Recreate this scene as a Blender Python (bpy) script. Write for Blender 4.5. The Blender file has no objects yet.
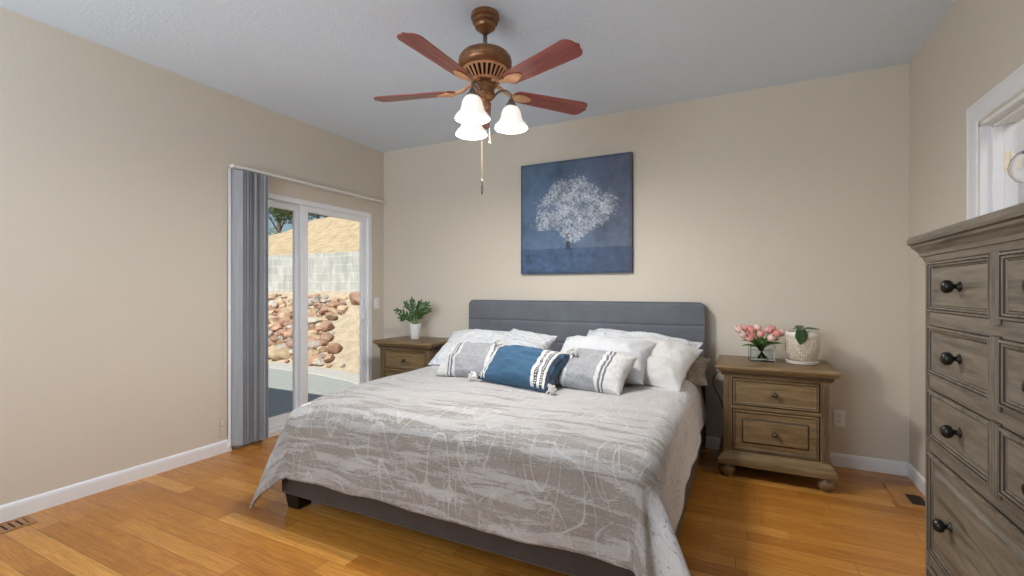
import bpy, bmesh, math, random
from mathutils import Vector, Matrix, noise
PI = math.pi
R = math.radians
sc = bpy.context.scene
COL = sc.collection

# ------------------------------------------------------------------ camera
YAW = R(26.47)
XL, XR, YB, H = -3.53, 0.99, 3.925, 2.74
cam_d = bpy.data.cameras.new('camera')
cam_d.sensor_width = 36
cam_d.lens = 463 / 1024 * 36
cam_d.shift_y = 1.4 / 1024
cam_d.clip_start = 0.02
cam = bpy.data.objects.new('camera', cam_d)
COL.objects.link(cam)
cam.location = (0, 0, 1.238)
cam.rotation_euler = (R(90), 0, YAW)
sc.camera = cam

# ------------------------------------------------------------------ world, sun, daylight, fill light
sc.view_settings.view_transform = 'Standard'
sc.view_settings.look = 'None'
sc.view_settings.gamma = 1
sc.view_settings.exposure = 0.10
sc.view_settings.use_curve_mapping = False
sc.cycles.use_denoising = True
sc.cycles.max_bounces = 10
sc.cycles.diffuse_bounces = 6
sc.cycles.sample_clamp_indirect = 6
sc.cycles.caustics_reflective = False
sc.cycles.caustics_refractive = False

world = bpy.data.worlds.new('sky')
sc.world = world
world.use_nodes = True
wn = world.node_tree
wn.nodes.clear()
sky = wn.nodes.new('ShaderNodeTexSky')
sky.sky_type = 'NISHITA'
sky.sun_disc = False
sky.sun_elevation = R(50)
sky.sun_rotation = R(170)
sky.air_density = 1.1
sky.dust_density = 0.6
sky.ozone_density = 1.5
bg = wn.nodes.new('ShaderNodeBackground')
bg.inputs['Strength'].default_value = 0.075
wo = wn.nodes.new('ShaderNodeOutputWorld')
wn.links.new(sky.outputs[0], bg.inputs[0])
wn.links.new(bg.outputs[0], wo.inputs[0])

def light(name, kind, loc, energy, color=(1, 1, 1), rot=None, **kw):
    d = bpy.data.lights.new(name, kind)
    d.energy = energy
    d.color = color
    for k, v in kw.items():
        setattr(d, k, v)
    o = bpy.data.objects.new(name, d)
    COL.objects.link(o)
    o.location = loc
    if rot is not None:
        o.rotation_euler = rot
    return o

# sun: travels (+Y, slightly -X), 50 degrees high
sd = Vector((-0.18, 1.0, -1.15)).normalized()
sun = light('sun', 'SUN', (0, 0, 10), 5.0, (1.0, 0.94, 0.84), angle=R(0.6))
sun.rotation_euler = sd.to_track_quat('-Z', 'Y').to_euler()
# added fill light, set in a made-up window behind the camera
W = light('rear_fill_light', 'AREA', (-2.0, -1.52, 1.65), 84, (0.78, 0.90, 1.0), (R(90), 0, 0),
          shape='RECTANGLE', size=2.1, size_y=1.5)
W.rotation_euler = (R(124), 0, 0)
# sky portal in the sliding door opening
P = light('door_sky_portal', 'AREA', (-3.67, 2.95, 1.02), 1, rot=(R(90), 0, R(90)), shape='RECTANGLE', size=1.55, size_y=2.0)
P.rotation_euler = (0, -R(90), 0)
P.data.size = 2.0
P.data.size_y = 1.55
P.data.cycles.is_portal = True
# the ceiling light of the side room behind the doorway
light('side_room_light', 'AREA', (2.1, 2.0, 2.68), 17, (1, 0.98, 0.95), (0, 0, 0), shape='SQUARE', size=0.8)

# ------------------------------------------------------------------ helpers: objects
def tag(o, label=None, cat=None, group=None, kind=None):
    if label: o['label'] = label
    if cat: o['category'] = cat
    if group: o['group'] = group
    if kind: o['kind'] = kind
    return o

def empty(name, loc=(0, 0, 0), rz=0.0, label=None, cat=None, group=None):
    o = bpy.data.objects.new(name, None)
    COL.objects.link(o)
    o.location = loc
    o.rotation_euler = (0, 0, rz)
    o.empty_display_size = 0.1
    return tag(o, label, cat, group)

def obj(name, bm, mat, parent=None, smooth=False, bevel=0.0, seg=2, loc=None, rot=None, auto=None):
    me = bpy.data.meshes.new(name)
    bmesh.ops.recalc_face_normals(bm, faces=bm.faces[:])
    bm.to_mesh(me)
    bm.free()
    o = bpy.data.objects.new(name, me)
    COL.objects.link(o)
    for m in (mat if isinstance(mat, (list, tuple)) else [mat]):
        me.materials.append(m)
    if smooth or auto:
        for p in me.polygons: p.use_smooth = True
    if auto:
        me.set_sharp_from_angle(angle=R(auto))
    if bevel:
        b = o.modifiers.new('bevel', 'BEVEL')
        b.width = bevel
        b.segments = seg
        b.limit_method = 'ANGLE'
        b.angle_limit = R(40)
    if parent is not None: o.parent = parent
    if loc is not None: o.location = loc
    if rot is not None: o.rotation_euler = rot
    return o

def copy_tree(o, parent=None):
    c = o.copy()
    COL.objects.link(c)
    c.parent = parent
    for ch in list(o.children): copy_tree(ch, c)
    return c

def struct(name, bm, mat, **kw):
    return tag(obj(name, bm, mat, **kw), kind='structure')

# ------------------------------------------------------------------ helpers: shapes
def box(bm, x0, x1, y0, y1, z0, z1, mi=0, M=None):
    vs = [bm.verts.new((x, y, z)) for x in (x0, x1) for y in (y0, y1) for z in (z0, z1)]
    if M is not None:
        for v in vs: v.co = M @ v.co
    for f in ((0, 1, 3, 2), (4, 6, 7, 5), (0, 4, 5, 1), (2, 3, 7, 6), (0, 2, 6, 4), (1, 5, 7, 3)):
        fc = bm.faces.new([vs[i] for i in f])
        fc.material_index = mi
    return vs

def loft(bm, loops, cap0=True, cap1=True, mi=0, closed=True, dark=()):
    rows = [[bm.verts.new(p) for p in lp] for lp in loops]
    n = len(rows[0])
    for k_, (a, b) in enumerate(zip(rows, rows[1:])):
        for i in range(n if closed else n - 1):
            j = (i + 1) % n
            try:
                f = bm.faces.new((a[i], a[j], b[j], b[i]))
                f.material_index = 1 if k_ in dark else mi
            except ValueError: pass
    if cap0 and closed: bm.faces.new(rows[0]).material_index = mi
    if cap1 and closed: bm.faces.new(list(reversed(rows[-1]))).material_index = mi
    return rows

def rect_loft(bm, x0, x1, y0, y1, prof, M=None, mi=0, dark=()):
    """stack of rectangles grown by off at height z: mitred mouldings"""
    loops = []
    for off, z in prof:
        pts = [Vector((x0 - off, y0 - off, z)), Vector((x1 + off, y0 - off, z)), Vector((x1 + off, y1 + off, z)), Vector((x0 - off, y1 + off, z))]
        loops.append([M @ p for p in pts] if M is not None else pts)
    loft(bm, loops, mi=mi, dark=dark)

def lathe(bm, prof, n=28, c=(0, 0, 0), mi=0, M=None, cap=True):
    loops = []
    for r, z in prof:
        lp = []
        for i in range(n):
            a = 2 * PI * i / n
            p = Vector((c[0] + r * math.cos(a), c[1] + r * math.sin(a), c[2] + z))
            lp.append(M @ p if M is not None else p)
        loops.append(lp)
    loft(bm, loops, cap, cap, mi)

def tube(bm, pts, r, n=8, mi=0, cap=True):
    pts = [Vector(p) for p in pts]
    rs = r if isinstance(r, (list, tuple)) else [r] * len(pts)
    loops = []
    up = None
    for i, p in enumerate(pts):
        d = (pts[min(i + 1, len(pts) - 1)] - pts[max(i - 1, 0)]).normalized()
        if up is None:
            up = Vector((0, 0, 1)) if abs(d.z) < 0.9 else Vector((1, 0, 0))
        a = d.cross(up).normalized()
        b = a.cross(d).normalized()
        up = b
        loops.append([p + rs[i] * (math.cos(2 * PI * k / n) * a + math.sin(2 * PI * k / n) * b) for k in range(n)])
    loft(bm, loops, cap, cap, mi)

def spline(pts, n=8):
    """catmull-rom through pts"""
    P_ = [Vector(p) for p in pts]
    P_ = [2 * P_[0] - P_[1]] + P_ + [2 * P_[-1] - P_[-2]]
    out = []
    for i in range(1, len(P_) - 2):
        for k in range(n):
            t = k / n
            a, b, c, d = P_[i - 1:i + 3]
            out.append(0.5 * ((2 * b) + (c - a) * t + (2 * a - 5 * b + 4 * c - d) * t * t + (3 * b - a - 3 * c + d) * t ** 3))
    out.append(P_[-2])
    return out

def ball(bm, c, r, s=(1, 1, 1), n=12, m=8, mi=0, M=None):
    loops = []
    for j in range(1, m):
        th = PI * j / m
        lp = []
        for i in range(n):
            a = 2 * PI * i / n
            p = Vector((c[0] + r * s[0] * math.sin(th) * math.cos(a), c[1] + r * s[1] * math.sin(th) * math.sin(a), c[2] - r * s[2] * math.cos(th)))
            lp.append(M @ p if M is not None else p)
        loops.append(lp)
    loft(bm, loops, mi=mi)

def NB(): return bmesh.new()
def T(x, y, z): return Matrix.Translation((x, y, z))

# ------------------------------------------------------------------ helpers: materials
class Mat:
    def __init__(s, name):
        s.m = bpy.data.materials.new(name)
        s.m.use_nodes = True
        s.t = s.m.node_tree
        s.b = s.t.nodes['Principled BSDF']
        s.out = s.t.nodes['Material Output']
    def n(s, kind, **kw):
        nd = s.t.nodes.new('ShaderNode' + kind)
        for k, v in kw.items():
            if k.startswith('i_'):
                nd.inputs[k[2:].replace('_', ' ')].default_value = v
            else: setattr(nd, k, v)
        return nd
    def l(s, a, b): s.t.links.new(a, b); return b
    def set(s, **kw):
        for k, v in kw.items():
            key = k.replace('_', ' ')
            if isinstance(v, tuple) and len(v) == 3: v = (*v, 1)
            s.b.inputs[key].default_value = v
        return s
    def coord(s, kind='Object', scale=(1, 1, 1), rot=(0, 0, 0), loc=(0, 0, 0)):
        c = s.n('TexCoord')
        mp = s.n('Mapping')
        mp.inputs['Scale'].default_value = scale
        mp.inputs['Rotation'].default_value = rot
        mp.inputs['Location'].default_value = loc
        s.l(c.outputs[kind], mp.inputs[0])
        return mp.outputs[0]
    def noise(s, vec, scale, detail=3, rough=0.5, dist=0.0):
        nd = s.n('TexNoise')
        nd.inputs['Scale'].default_value = scale
        nd.inputs['Detail'].default_value = detail
        nd.inputs['Roughness'].default_value = rough
        nd.inputs['Distortion'].default_value = dist
        if vec is not None: s.l(vec, nd.inputs['Vector'])
        return nd.outputs['Fac']
    def ramp(s, fac, stops, interp='LINEAR'):
        r = s.n('ValToRGB')
        r.color_ramp.interpolation = interp
        e = r.color_ramp.elements
        while len(e) < len(stops): e.new(0.5)
        for el, (p, c) in zip(e, stops):
            el.position = p
            el.color = (*c, 1) if len(c) == 3 else c
        s.l(fac, r.inputs[0])
        return r.outputs[0]
    def mix(s, fac, a, b, mode='MIX'):
        m = s.n('Mix', data_type='RGBA', blend_type=mode)
        for sock, v in ((m.inputs[0], fac), (m.inputs[6], a), (m.inputs[7], b)):
            if hasattr(v, 'links') or hasattr(v, 'is_linked'): s.l(v, sock)
            else: sock.default_value = (*v, 1) if isinstance(v, tuple) and len(v) == 3 else v
        return m.outputs[2]
    def math(s, op, a, b=0.0, c=None):
        m = s.n('Math', operation=op)
        for i, v in enumerate((a, b, c)):
            if v is None: continue
            if hasattr(v, 'is_linked'): s.l(v, m.inputs[i])
            else: m.inputs[i].default_value = v
        return m.outputs[0]
    def bump(s, h, strength=0.3, dist=0.01):
        b = s.n('Bump')
        b.inputs['Strength'].default_value = strength
        b.inputs['Distance'].default_value = dist
        s.l(h, b.inputs['Height'])
        s.l(b.outputs[0], s.b.inputs['Normal'])
        return s
    def col(s, sock): s.l(sock, s.b.inputs['Base Color']); return s

def plain(name, c, rough=0.5, metal=0.0, **kw):
    m = Mat(name)
    m.set(Base_Color=c, Roughness=rough, Metallic=metal, **kw)
    return m.m

def wall_paint(name, c, bump=0.25, ns=90):
    m = Mat(name)
    v = m.coord('Object')
    n1 = m.noise(v, ns, 4, 0.6)
    n2 = m.noise(v, 2.0, 2)
    m.col(m.mix(n2, tuple(x * 0.98 for x in c), tuple(min(1, x * 1.02) for x in c)))
    m.set(Roughness=0.85)
    m.bump(n1, bump, 0.004)
    return m.m

def wood(name, dark, mid, lightc, scale=1.0, rough=0.45, axis='X', bump=0.15, grain=1.0):
    m = Mat(name)
    sc_ = {'X': (1.2, 14, 14), 'Y': (14, 1.2, 14), 'Z': (14, 14, 1.2)}[axis]
    v = m.coord('Object', tuple(x * scale for x in sc_))
    n1 = m.noise(v, 1.6, 5, 0.6, 1.2 * grain)
    n2 = m.noise(v, 9, 3, 0.6)
    v3 = m.coord('Object')
    n3 = m.noise(v3, 3, 2)
    f = m.math('MULTIPLY_ADD', n2, 0.35, m.math('MULTIPLY', n1, 0.65))
    c = m.ramp(f, [(0.36, dark), (0.48, mid), (0.62, lightc)])
    c = m.mix(m.math('MULTIPLY', n3, 0.35), c, mid)
    m.col(c)
    m.set(Roughness=rough)
    m.bump(f, bump, 0.003)
    return m.m

def fabric(name, c1, c2, scale=700, rough=0.95, bump=0.4, mott=6):
    m = Mat(name)
    v = m.coord('Object')
    n1 = m.noise(v, scale, 2, 0.7)
    n2 = m.noise(v, mott, 3)
    n4 = m.noise(v, 120, 3, 0.8)
    f = m.math('ADD', m.math('MULTIPLY', n1, 0.4), m.math('ADD', m.math('MULTIPLY', n2, 0.25), m.math('MULTIPLY', n4, 0.35)))
    m.col(m.ramp(f, [(0.35, c1), (0.65, c2)]))
    m.set(Roughness=rough)
    m.b.inputs['Sheen Weight'].default_value = 0.15
    m.bump(n1, bump, 0.002)
    return m.m

# ------------------------------------------------------------------ materials of the room
M_wall = wall_paint('beige_wall_paint', (0.66, 0.593, 0.50))
M_ceil = wall_paint('ceiling_paint', (0.74, 0.835, 0.945), 0.7, 60)
M_white = plain('white_trim_paint', (0.82, 0.83, 0.85), 0.35)
M_vinyl = plain('white_vinyl', (0.88, 0.89, 0.92), 0.3)
M_black = plain('black_metal', (0.03, 0.028, 0.026), 0.35, 0.7)
M_bronze = plain('dark_bronze', (0.10, 0.085, 0.065), 0.35, 0.8)
M_steel = plain('steel', (0.75, 0.75, 0.76), 0.15, 1.0)
M_brass = plain('pale_brass', (0.88, 0.80, 0.62), 0.4, 0.3)
M_dark = plain('dark_gap', (0.015, 0.013, 0.012), 0.8)

def floor_mat():
    m = Mat('bamboo_planks')
    v = m.coord('Object')
    br = m.n('TexBrick')
    br.offset = 0.37
    br.offset_frequency = 2
    br.inputs['Scale'].default_value = 1.0
    br.inputs['Mortar Size'].default_value = 0.0012
    br.inputs['Mortar Smooth'].default_value = 0.2
    br.inputs['Bias'].default_value = 0.0
    br.inputs['Brick Width'].default_value = 0.93
    br.inputs['Row Height'].default_value = 0.095
    br.inputs['Color1'].default_value = (0, 0, 0, 1)
    br.inputs['Color2'].default_value = (1, 1, 1, 1)
    br.inputs['Mortar'].default_value = (0.5, 0.5, 0.5, 1)
    # warp columns so that end joints do not line up
    sep = m.n('SeparateXYZ'); m.l(v, sep.inputs[0])
    row = m.math('FLOOR', m.math('DIVIDE', sep.outputs[1], 0.095))
    wn_ = m.n('TexWhiteNoise', noise_dimensions='1D'); m.l(row, wn_.inputs['W'])
    sh = m.math('MULTIPLY_ADD', wn_.outputs[0], 3.7, sep.outputs[0])
    cb = m.n('CombineXYZ'); m.l(sh, cb.inputs[0]); m.l(sep.outputs[1], cb.inputs[1])
    m.l(cb.outputs[0], br.inputs['Vector'])
    # per plank tone
    colx = m.math('FLOOR', m.math('DIVIDE', sh, 0.93))
    cb2 = m.n('CombineXYZ'); m.l(colx, cb2.inputs[0]); m.l(row, cb2.inputs[1])
    w2 = m.n('TexWhiteNoise', noise_dimensions='2D'); m.l(cb2.outputs[0], w2.inputs['Vector'])
    tone = m.ramp(w2.outputs[0], [(0.0, (0.41, 0.158, 0.026)), (0.35, (0.47, 0.190, 0.031)), (0.75, (0.51, 0.215, 0.038)), (1.0, (0.62, 0.290, 0.062))])
    gv = m.coord('Object', (3, 70, 1))
    g = m.noise(gv, 1.0, 5, 0.65, 0.4)
    gv2 = m.coord('Object', (9, 180, 1))
    g2 = m.noise(gv2, 1.0, 3, 0.6)
    gg = m.math('MULTIPLY_ADD', g2, 0.5, m.math('MULTIPLY', g, 0.5))
    c = m.mix(1.0, tone, m.ramp(gg, [(0.32, (0.62, 0.56, 0.48)), (0.68, (1.26, 1.30, 1.36))]), 'MULTIPLY')
    seam = m.ramp(br.outputs['Fac'], [(0.0, (0, 0, 0)), (1.0, (1, 1, 1))])
    c = m.mix(seam, c, (0.16, 0.06, 0.015))
    m.col(c)
    m.set(Roughness=0.22)
    m.l(m.ramp(gg, [(0.2, (0.30,) * 3), (0.8, (0.20,) * 3)]), m.b.inputs['Roughness'])
    m.b.inputs['Specular IOR Level'].default_value = 0.5
    h = m.math('SUBTRACT', m.math('MULTIPLY', gg, 0.12), br.outputs['Fac'])
    m.bump(h, 0.15, 0.002)
    return m.m
M_floor = floor_mat()

# ------------------------------------------------------------------ room shell
YR = -1.65          # wall behind the camera
WT = 0.12           # wall thickness
bm = NB(); box(bm, XL - WT, XR + WT, YR - WT, YB + WT, -0.10, 0.0)
struct('floor', bm, M_floor)
bm = NB(); box(bm, XL - WT, XR + WT, YR - WT, YB + WT, H, H + 0.12)
struct('ceiling', bm, M_ceil)
bm = NB(); box(bm, XL - WT, XR + WT, YB, YB + WT, 0, H)
struct('wall_back', bm, M_wall)
# left wall with the sliding door opening
DY0, DY1, DZ1 = 2.225, 3.745, 2.045
bm = NB()
box(bm, XL - WT, XL, YR, DY0, 0, H)
box(bm, XL - WT, XL, DY1, YB, 0, H)
box(bm, XL - WT, XL, DY0, DY1, DZ1, H)
struct('wall_left', bm, M_wall)
# right wall with doorway
RY0, RY1, RZ1 = 2.12, 2.905, 2.01
bm = NB()
box(bm, XR, XR + WT, YR, RY0, 0, H)
box(bm, XR, XR + WT, RY1, YB, 0, H)
box(bm, XR, XR + WT, RY0, RY1, RZ1, H)
struct('wall_right', bm, M_wall)
# rear wall, with a wide opening made up for the fill light
bm = NB()
box(bm, XL - WT, -3.1, YR - WT, YR, 0, H)
box(bm, -0.1, XR + WT, YR - WT, YR, 0, H)
box(bm, -3.1, -0.1, YR - WT, YR, 0, 0.88)
box(bm, -3.1, -0.1, YR - WT, YR, 2.42, H)
struct('wall_rear', bm, M_wall)
bm = NB()
for a in (-3.1, -1.64, -0.16): box(bm, a, a + 0.06, YR - 0.10, YR - 0.05, 0.88, 2.42)
for a in (0.88, 2.36): box(bm, -3.1, -0.1, YR - 0.10, YR - 0.05, a, a + 0.06)
struct('added_window', bm, M_vinyl)  # unseen window frame, added around the fill light

# baseboards
def baseboard(name, p0, p1, nrm):
    """profile extruded from p0 to p1, nrm points into the room"""
    bm = NB()
    prof = [(0, 0), (0.014, 0), (0.014, 0.070), (0.011, 0.082), (0.005, 0.088), (0, 0.090)]
    loops = []
    for p in (p0, p1):
        loops.append([Vector((p[0] + nrm[0] * o, p[1] + nrm[1] * o, z)) for o, z in prof])
    loft(bm, loops)
    return struct(name, bm, M_white)
baseboard('baseboard_left', (XL, YR), (XL, DY0), (1, 0))
baseboard('baseboard_left_corner', (XL, DY1), (XL, YB), (1, 0))
baseboard('baseboard_back', (XL, YB), (XR, YB), (0, -1))
baseboard('baseboard_right', (XR, RY1 + 0.11), (XR, YB), (-1, 0))
baseboard('baseboard_right_near', (XR, YR), (XR, RY0 - 0.11), (-1, 0))

# doorway in the right wall: casing, jambs, stop
bm = NB()
def casing_prof(bm, path):
    """moulded casing on the X=XR plane; path of (y,z, ny, nz) outer offsets"""
    prof = [(0.0, 0.0), (0.0, 0.013), (0.012, 0.014), (0.020, 0.011), (0.045, 0.010), (0.070, 0.009), (0.088, 0.006), (0.092, 0.0)]
    loops = []
    for (y, z, ny, nz) in path:
        loops.append([Vector((XR - d, y + ny * (0.105 - w), z + nz * (0.105 - w))) for w, d in prof])
    loft(bm, loops)
casing_prof(bm, [(RY1, 0, 1, 0), (RY1, RZ1, 1, 1), (RY0, RZ1, -1, 1), (RY0, 0, -1, 0)])
struct('trim_1', bm, M_white, bevel=0.001, seg=1)
bm = NB()
for (a, b) in ((RY0, RY0 + 0.018), (RY1 - 0.018, RY1)): box(bm, XR - 0.004, XR + WT + 0.004, a, b, 0, RZ1)
box(bm, XR - 0.004, XR + WT + 0.004, RY0, RY1, RZ1 - 0.018, RZ1)
for (a, b) in ((RY0 + 0.018, RY0 + 0.030), (RY1 - 0.030, RY1 - 0.018)): box(bm, XR + 0.035, XR + 0.072, a, b, 0, RZ1 - 0.018)
box(bm, XR + 0.035, XR + 0.072, RY0, RY1, RZ1 - 0.030, RZ1 - 0.018)
struct('trim_2', bm, M_white, bevel=0.0015, seg=1)
# side room
bm = NB()
box(bm, XR + WT, 3.0, 3.35, 3.45, 0, H)
struct('wall_side_far', bm, M_white)
bm = NB(); box(bm, 3.0, 3.1, 0.6, 3.45, 0, H); struct('wall_side_east', bm, M_white)
bm = NB(); box(bm, XR + WT, 3.0, 0.6, 0.7, 0, H); struct('wall_side_near', bm, M_white)
bm = NB(); box(bm, XR + WT, 3.1, 0.6, 3.45, -0.1, 0); struct('floor_side', bm, M_floor)
bm = NB(); box(bm, XR + WT, 3.1, 0.6, 3.45, H, H + 0.1); struct('ceiling_side', bm, M_ceil)
# open door leaf swung into the side room
door = empty('door_1', (XR + WT + 0.006, RY1 - 0.018, 0.0))
tag(door, kind='structure')
bm = NB()
rect_loft(bm, 0.02, 0.76, 0.012, 1.99, [(0, 0), (0, 0.035)], M=Matrix(((1, 0, 0, 0), (0, 0, -1, 0), (0, 1, 0, 0), (0, 0, 0, 1))))
for (a, b) in ((0.12, 0.90), (1.05, 1.88)):
    for (c, d) in ((0.11, 0.36), (0.44, 0.68)):
        rect_loft(bm, c, d, a, b, [(0, 0.035), (0, 0.041), (-0.02, 0.036), (-0.05, 0.041)], M=Matrix(((1, 0, 0, 0), (0, 0, -1, 0), (0, 1, 0, 0), (0, 0, 0, 1))))
obj('door_leaf', bm, M_white, door, bevel=0.001, seg=1)
for hz in (1.82, 1.05, 0.25):
    bm = NB()
    # leaf screwed to the jamb: rounded plate with screws
    n = 6
    lp = []
    w_, h_ = 0.038, 0.045
    for cx, cy, a0 in ((w_ / 2 - 0.014, h_ - 0.014, 0), (-w_ / 2 + 0.014, h_ - 0.014, 90), (-w_ / 2 + 0.014, -h_ + 0.014, 180), (w_ / 2 - 0.014, -h_ + 0.014, 270)):
        for k in range(n):
            a = R(a0 + 90 * k / (n - 1))
            lp.append((cx + 0.014 * math.cos(a), cy + 0.014 * math.sin(a)))
    loft(bm, [[Vector((x, 0, z)) for x, z in lp], [Vector((x, -0.004, z)) for x, z in lp]])
    for sx, sz in ((0, 0.03), (-0.008, 0), (0, -0.03)):
        lathe(bm, [(0.004, 0), (0.004, 0.0015)], 10, M=T(sx, -0.004, sz) @ Matrix.Rotation(R(90), 4, 'X'))
    tube(bm, [(w_ / 2 + 0.004, -0.004, -h_), (w_ / 2 + 0.004, -0.004, h_)], 0.006, 10)
    obj('hinge', bm, M_brass, door, smooth=False, loc=(-0.046, 0.0, hz))

# ------------------------------------------------------------------ sliding glass door
M_glass = Mat('clear_glass')
M_glass.t.nodes.remove(M_glass.b)
_g = M_glass.n('BsdfGlossy'); _g.inputs['Roughness'].default_value = 0.0
_t = M_glass.n('BsdfTransparent'); _t.inputs['Color'].default_value = (0.96, 0.98, 0.98, 1)
_f = M_glass.n('Fresnel'); _f.inputs['IOR'].default_value = 1.3
_m = M_glass.n('MixShader')
_geo = M_glass.n('NewGeometry'); M_glass.l(M_glass.math('MULTIPLY', _f.outputs[0], M_glass.math('SUBTRACT', 1.0, _geo.outputs['Backfacing'])), _m.inputs[0]); M_glass.l(_t.outputs[0], _m.inputs[1]); M_glass.l(_g.outputs[0], _m.inputs[2]); M_glass.l(_m.outputs[0], M_glass.out.inputs[0])
M_glass = M_glass.m

sd_ = empty('door_2', (XL, 2.95, 0)); tag(sd_, kind='structure')
def boxes(name, lst, mat, parent, bevel=0.002, **kw):
    bm = NB()
    for b in lst: box(bm, *b)
    return obj(name, bm, mat, parent, bevel=bevel, seg=1, **kw)
def L(y): return y - 2.95
boxes('door_frame', [(-0.12, -0.004, L(DY0), L(DY0) + 0.045, 0, DZ1), (-0.12, -0.004, L(DY1) - 0.045, L(DY1), 0, DZ1),
                     (-0.12, -0.004, L(DY0) + 0.045, L(DY1) - 0.045, DZ1 - 0.045, DZ1), (-0.12, -0.004, L(DY0) + 0.045, L(DY1) - 0.045, 0.0, 0.045),
                     (-0.022, -0.016, L(DY0) + 0.045, L(DY1) - 0.045, 0.045, 0.06)], M_vinyl, sd_)
def panel(name, y0, y1, x, st, gl):
    p = boxes(name, [(x - 0.035, x, L(y0), L(y0) + st[0], 0.05, 2.0), (x - 0.035, x, L(y1) - st[1], L(y1), 0.05, 2.0),
                     (x - 0.034, x - 0.001, L(y0) + st[0], L(y1) - st[1], 0.05, 0.14), (x - 0.034, x - 0.001, L(y0) + st[0], L(y1) - st[1], 1.945, 2.0)], M_vinyl, sd_, 0.004)
    b = boxes('glass_pane', [(x - 0.021, x - 0.015, L(y0) + st[0] - 0.005, L(y1) - st[1] + 0.005, 0.135, 1.95)], M_glass, p, 0)
    return p
panel('fixed_panel', 2.27, 2.925, -0.070, (0.06, 0.07), 0)
ip = panel('sliding_panel', 2.885, 3.70, -0.026, (0.075, 0.075), 0)
bm = NB()
tube(bm, spline([(0.0, 0, -0.11), (0.035, 0, -0.09), (0.045, 0, 0), (0.035, 0, 0.09), (0.0, 0, 0.11)], 5), 0.009, 8)
box(bm, -0.002, 0.006, -0.015, 0.015, -0.13, 0.13)
obj('door_handle', bm, M_vinyl, ip, loc=(-0.024, L(3.645), 1.04), smooth=False)

# ------------------------------------------------------------------ vertical blinds
vb = empty('vertical_blind', (XL, 2.22, 0), label='grey vertical blind stacked open at the left of the sliding glass door', cat='blind')
boxes('headrail', [(0.025, 0.070, -0.02, 1.645, 2.168, 2.192)], plain('rail_white', (0.80, 0.78, 0.74), 0.4), vb, 0.004)
def blind_mat():
    m = Mat('grey_blind_vane')
    v = m.coord('Object', (40, 40, 1.0))
    n1 = m.noise(v, 3, 3)
    m.col(m.ramp(n1, [(0.3, (0.29, 0.30, 0.325)), (0.7, (0.35, 0.36, 0.385))]))
    m.set(Roughness=0.6)
    return m.m
M_vane = blind_mat()
random.seed(3)
vane_me = None
for k in range(15):
    yv = 0.025 + k * 0.0152
    if vane_me is None:
        bm = NB()
        # curved vane 89 mm wide
        pts = []
        N = 8
        for i in range(N + 1):
            t = i / N - 0.5
            pts.append((t * 0.089, 0.008 * (1 - (2 * t) ** 2)))
        lo = []
        for z in (0.035, 0.6, 1.2, 2.16):
            lo.append([Vector((x, y, z)) for x, y in pts] + [Vector((x, y - 0.0012, z)) for x, y in reversed(pts)])
        loft(bm, lo)
        first = obj('vane', bm, M_vane, vb, smooth=False)
        vane_me = first
        o = first
    else:
        o = first.copy(); COL.objects.link(o)
    o.location = (0.05 + random.uniform(-0.004, 0.004), yv, 0)
    o.rotation_euler = (0, 0, R((38, 44, 52, 30, 36, 58, 62, 40, 34, 48, 56, 60, 42, 38, 30)[k]))
bm = NB(); box(bm, 0.012, 0.022, -0.022, -0.004, 0.03, 2.165)
obj('end_strip', bm, M_vinyl, vb, bevel=0.003)
bm = NB()
tube(bm, [(0.03, -0.075, 2.17), (0.02, -0.075, 0.24)], 0.0018, 6)
tube(bm, [(0.03, -0.045, 2.17), (0.02, -0.055, 0.24)], 0.0018, 6)
ball(bm, (0.02, -0.065, 0.23), 0.014, (0.7, 1, 1.6))
box(bm, 0.004, 0.02, -0.078, -0.052, 0.13, 0.20)
for z in (0.55, 0.95): ball(bm, (0.02, -0.055, z), 0.005, (1, 1, 1.6))
obj('pull_cord', bm, plain('cord_beige', (0.62, 0.56, 0.45), 0.7), vb)

# wall plates
def plate(name, loc, rz, label, cat, kind):
    t = empty(name, loc, rz, label, cat)
    bm = NB(); rect_loft(bm, -0.035, 0.035, -0.058, 0.058, [(0, 0), (0, 0.003), (-0.004, 0.006)], M=Matrix.Rotation(R(90), 4, 'X'))
    obj('cover_plate', bm, M_white, t, bevel=0.001, seg=1)
    if kind == 'switch':
        bm = NB(); rect_loft(bm, -0.016, 0.016, -0.033, 0.033, [(0, 0.005), (0, 0.008), (-0.004, 0.009)], M=Matrix.Rotation(R(90), 4, 'X'))
        obj('rocker', bm, M_white, t)
    else:
        for dz in (0.02, -0.02):
            bm = NB(); rect_loft(bm, -0.013, 0.013, -0.012, 0.012, [(0, 0.005), (0, 0.0075)], M=T(0, 0, dz) @ Matrix.Rotation(R(90), 4, 'X'))
            s_ = obj('socket', bm, M_white, t)
            bm = NB()
            for dx in (-0.006, 0.006): box(bm, dx - 0.0014, dx + 0.0014, -0.0082, -0.0074, dz - 0.003, dz + 0.006)
            lathe(bm, [(0.0026, 0.0), (0.0026, 0.0006)], 10, M=T(0, -0.0076, dz - 0.008) @ Matrix.Rotation(R(90), 4, 'X'))
            obj('socket_slots', bm, M_dark, s_)
    return t
plate('light_switch', (XL, 3.815, 1.09), R(90), 'white light switch on the wall between the sliding door and the corner', 'light switch', 'switch')
plate('wall_outlet', (0.605, YB, 0.335), 0, 'white wall outlet just right of the right nightstand, above the baseboard', 'outlet', 'outlet')

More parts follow.
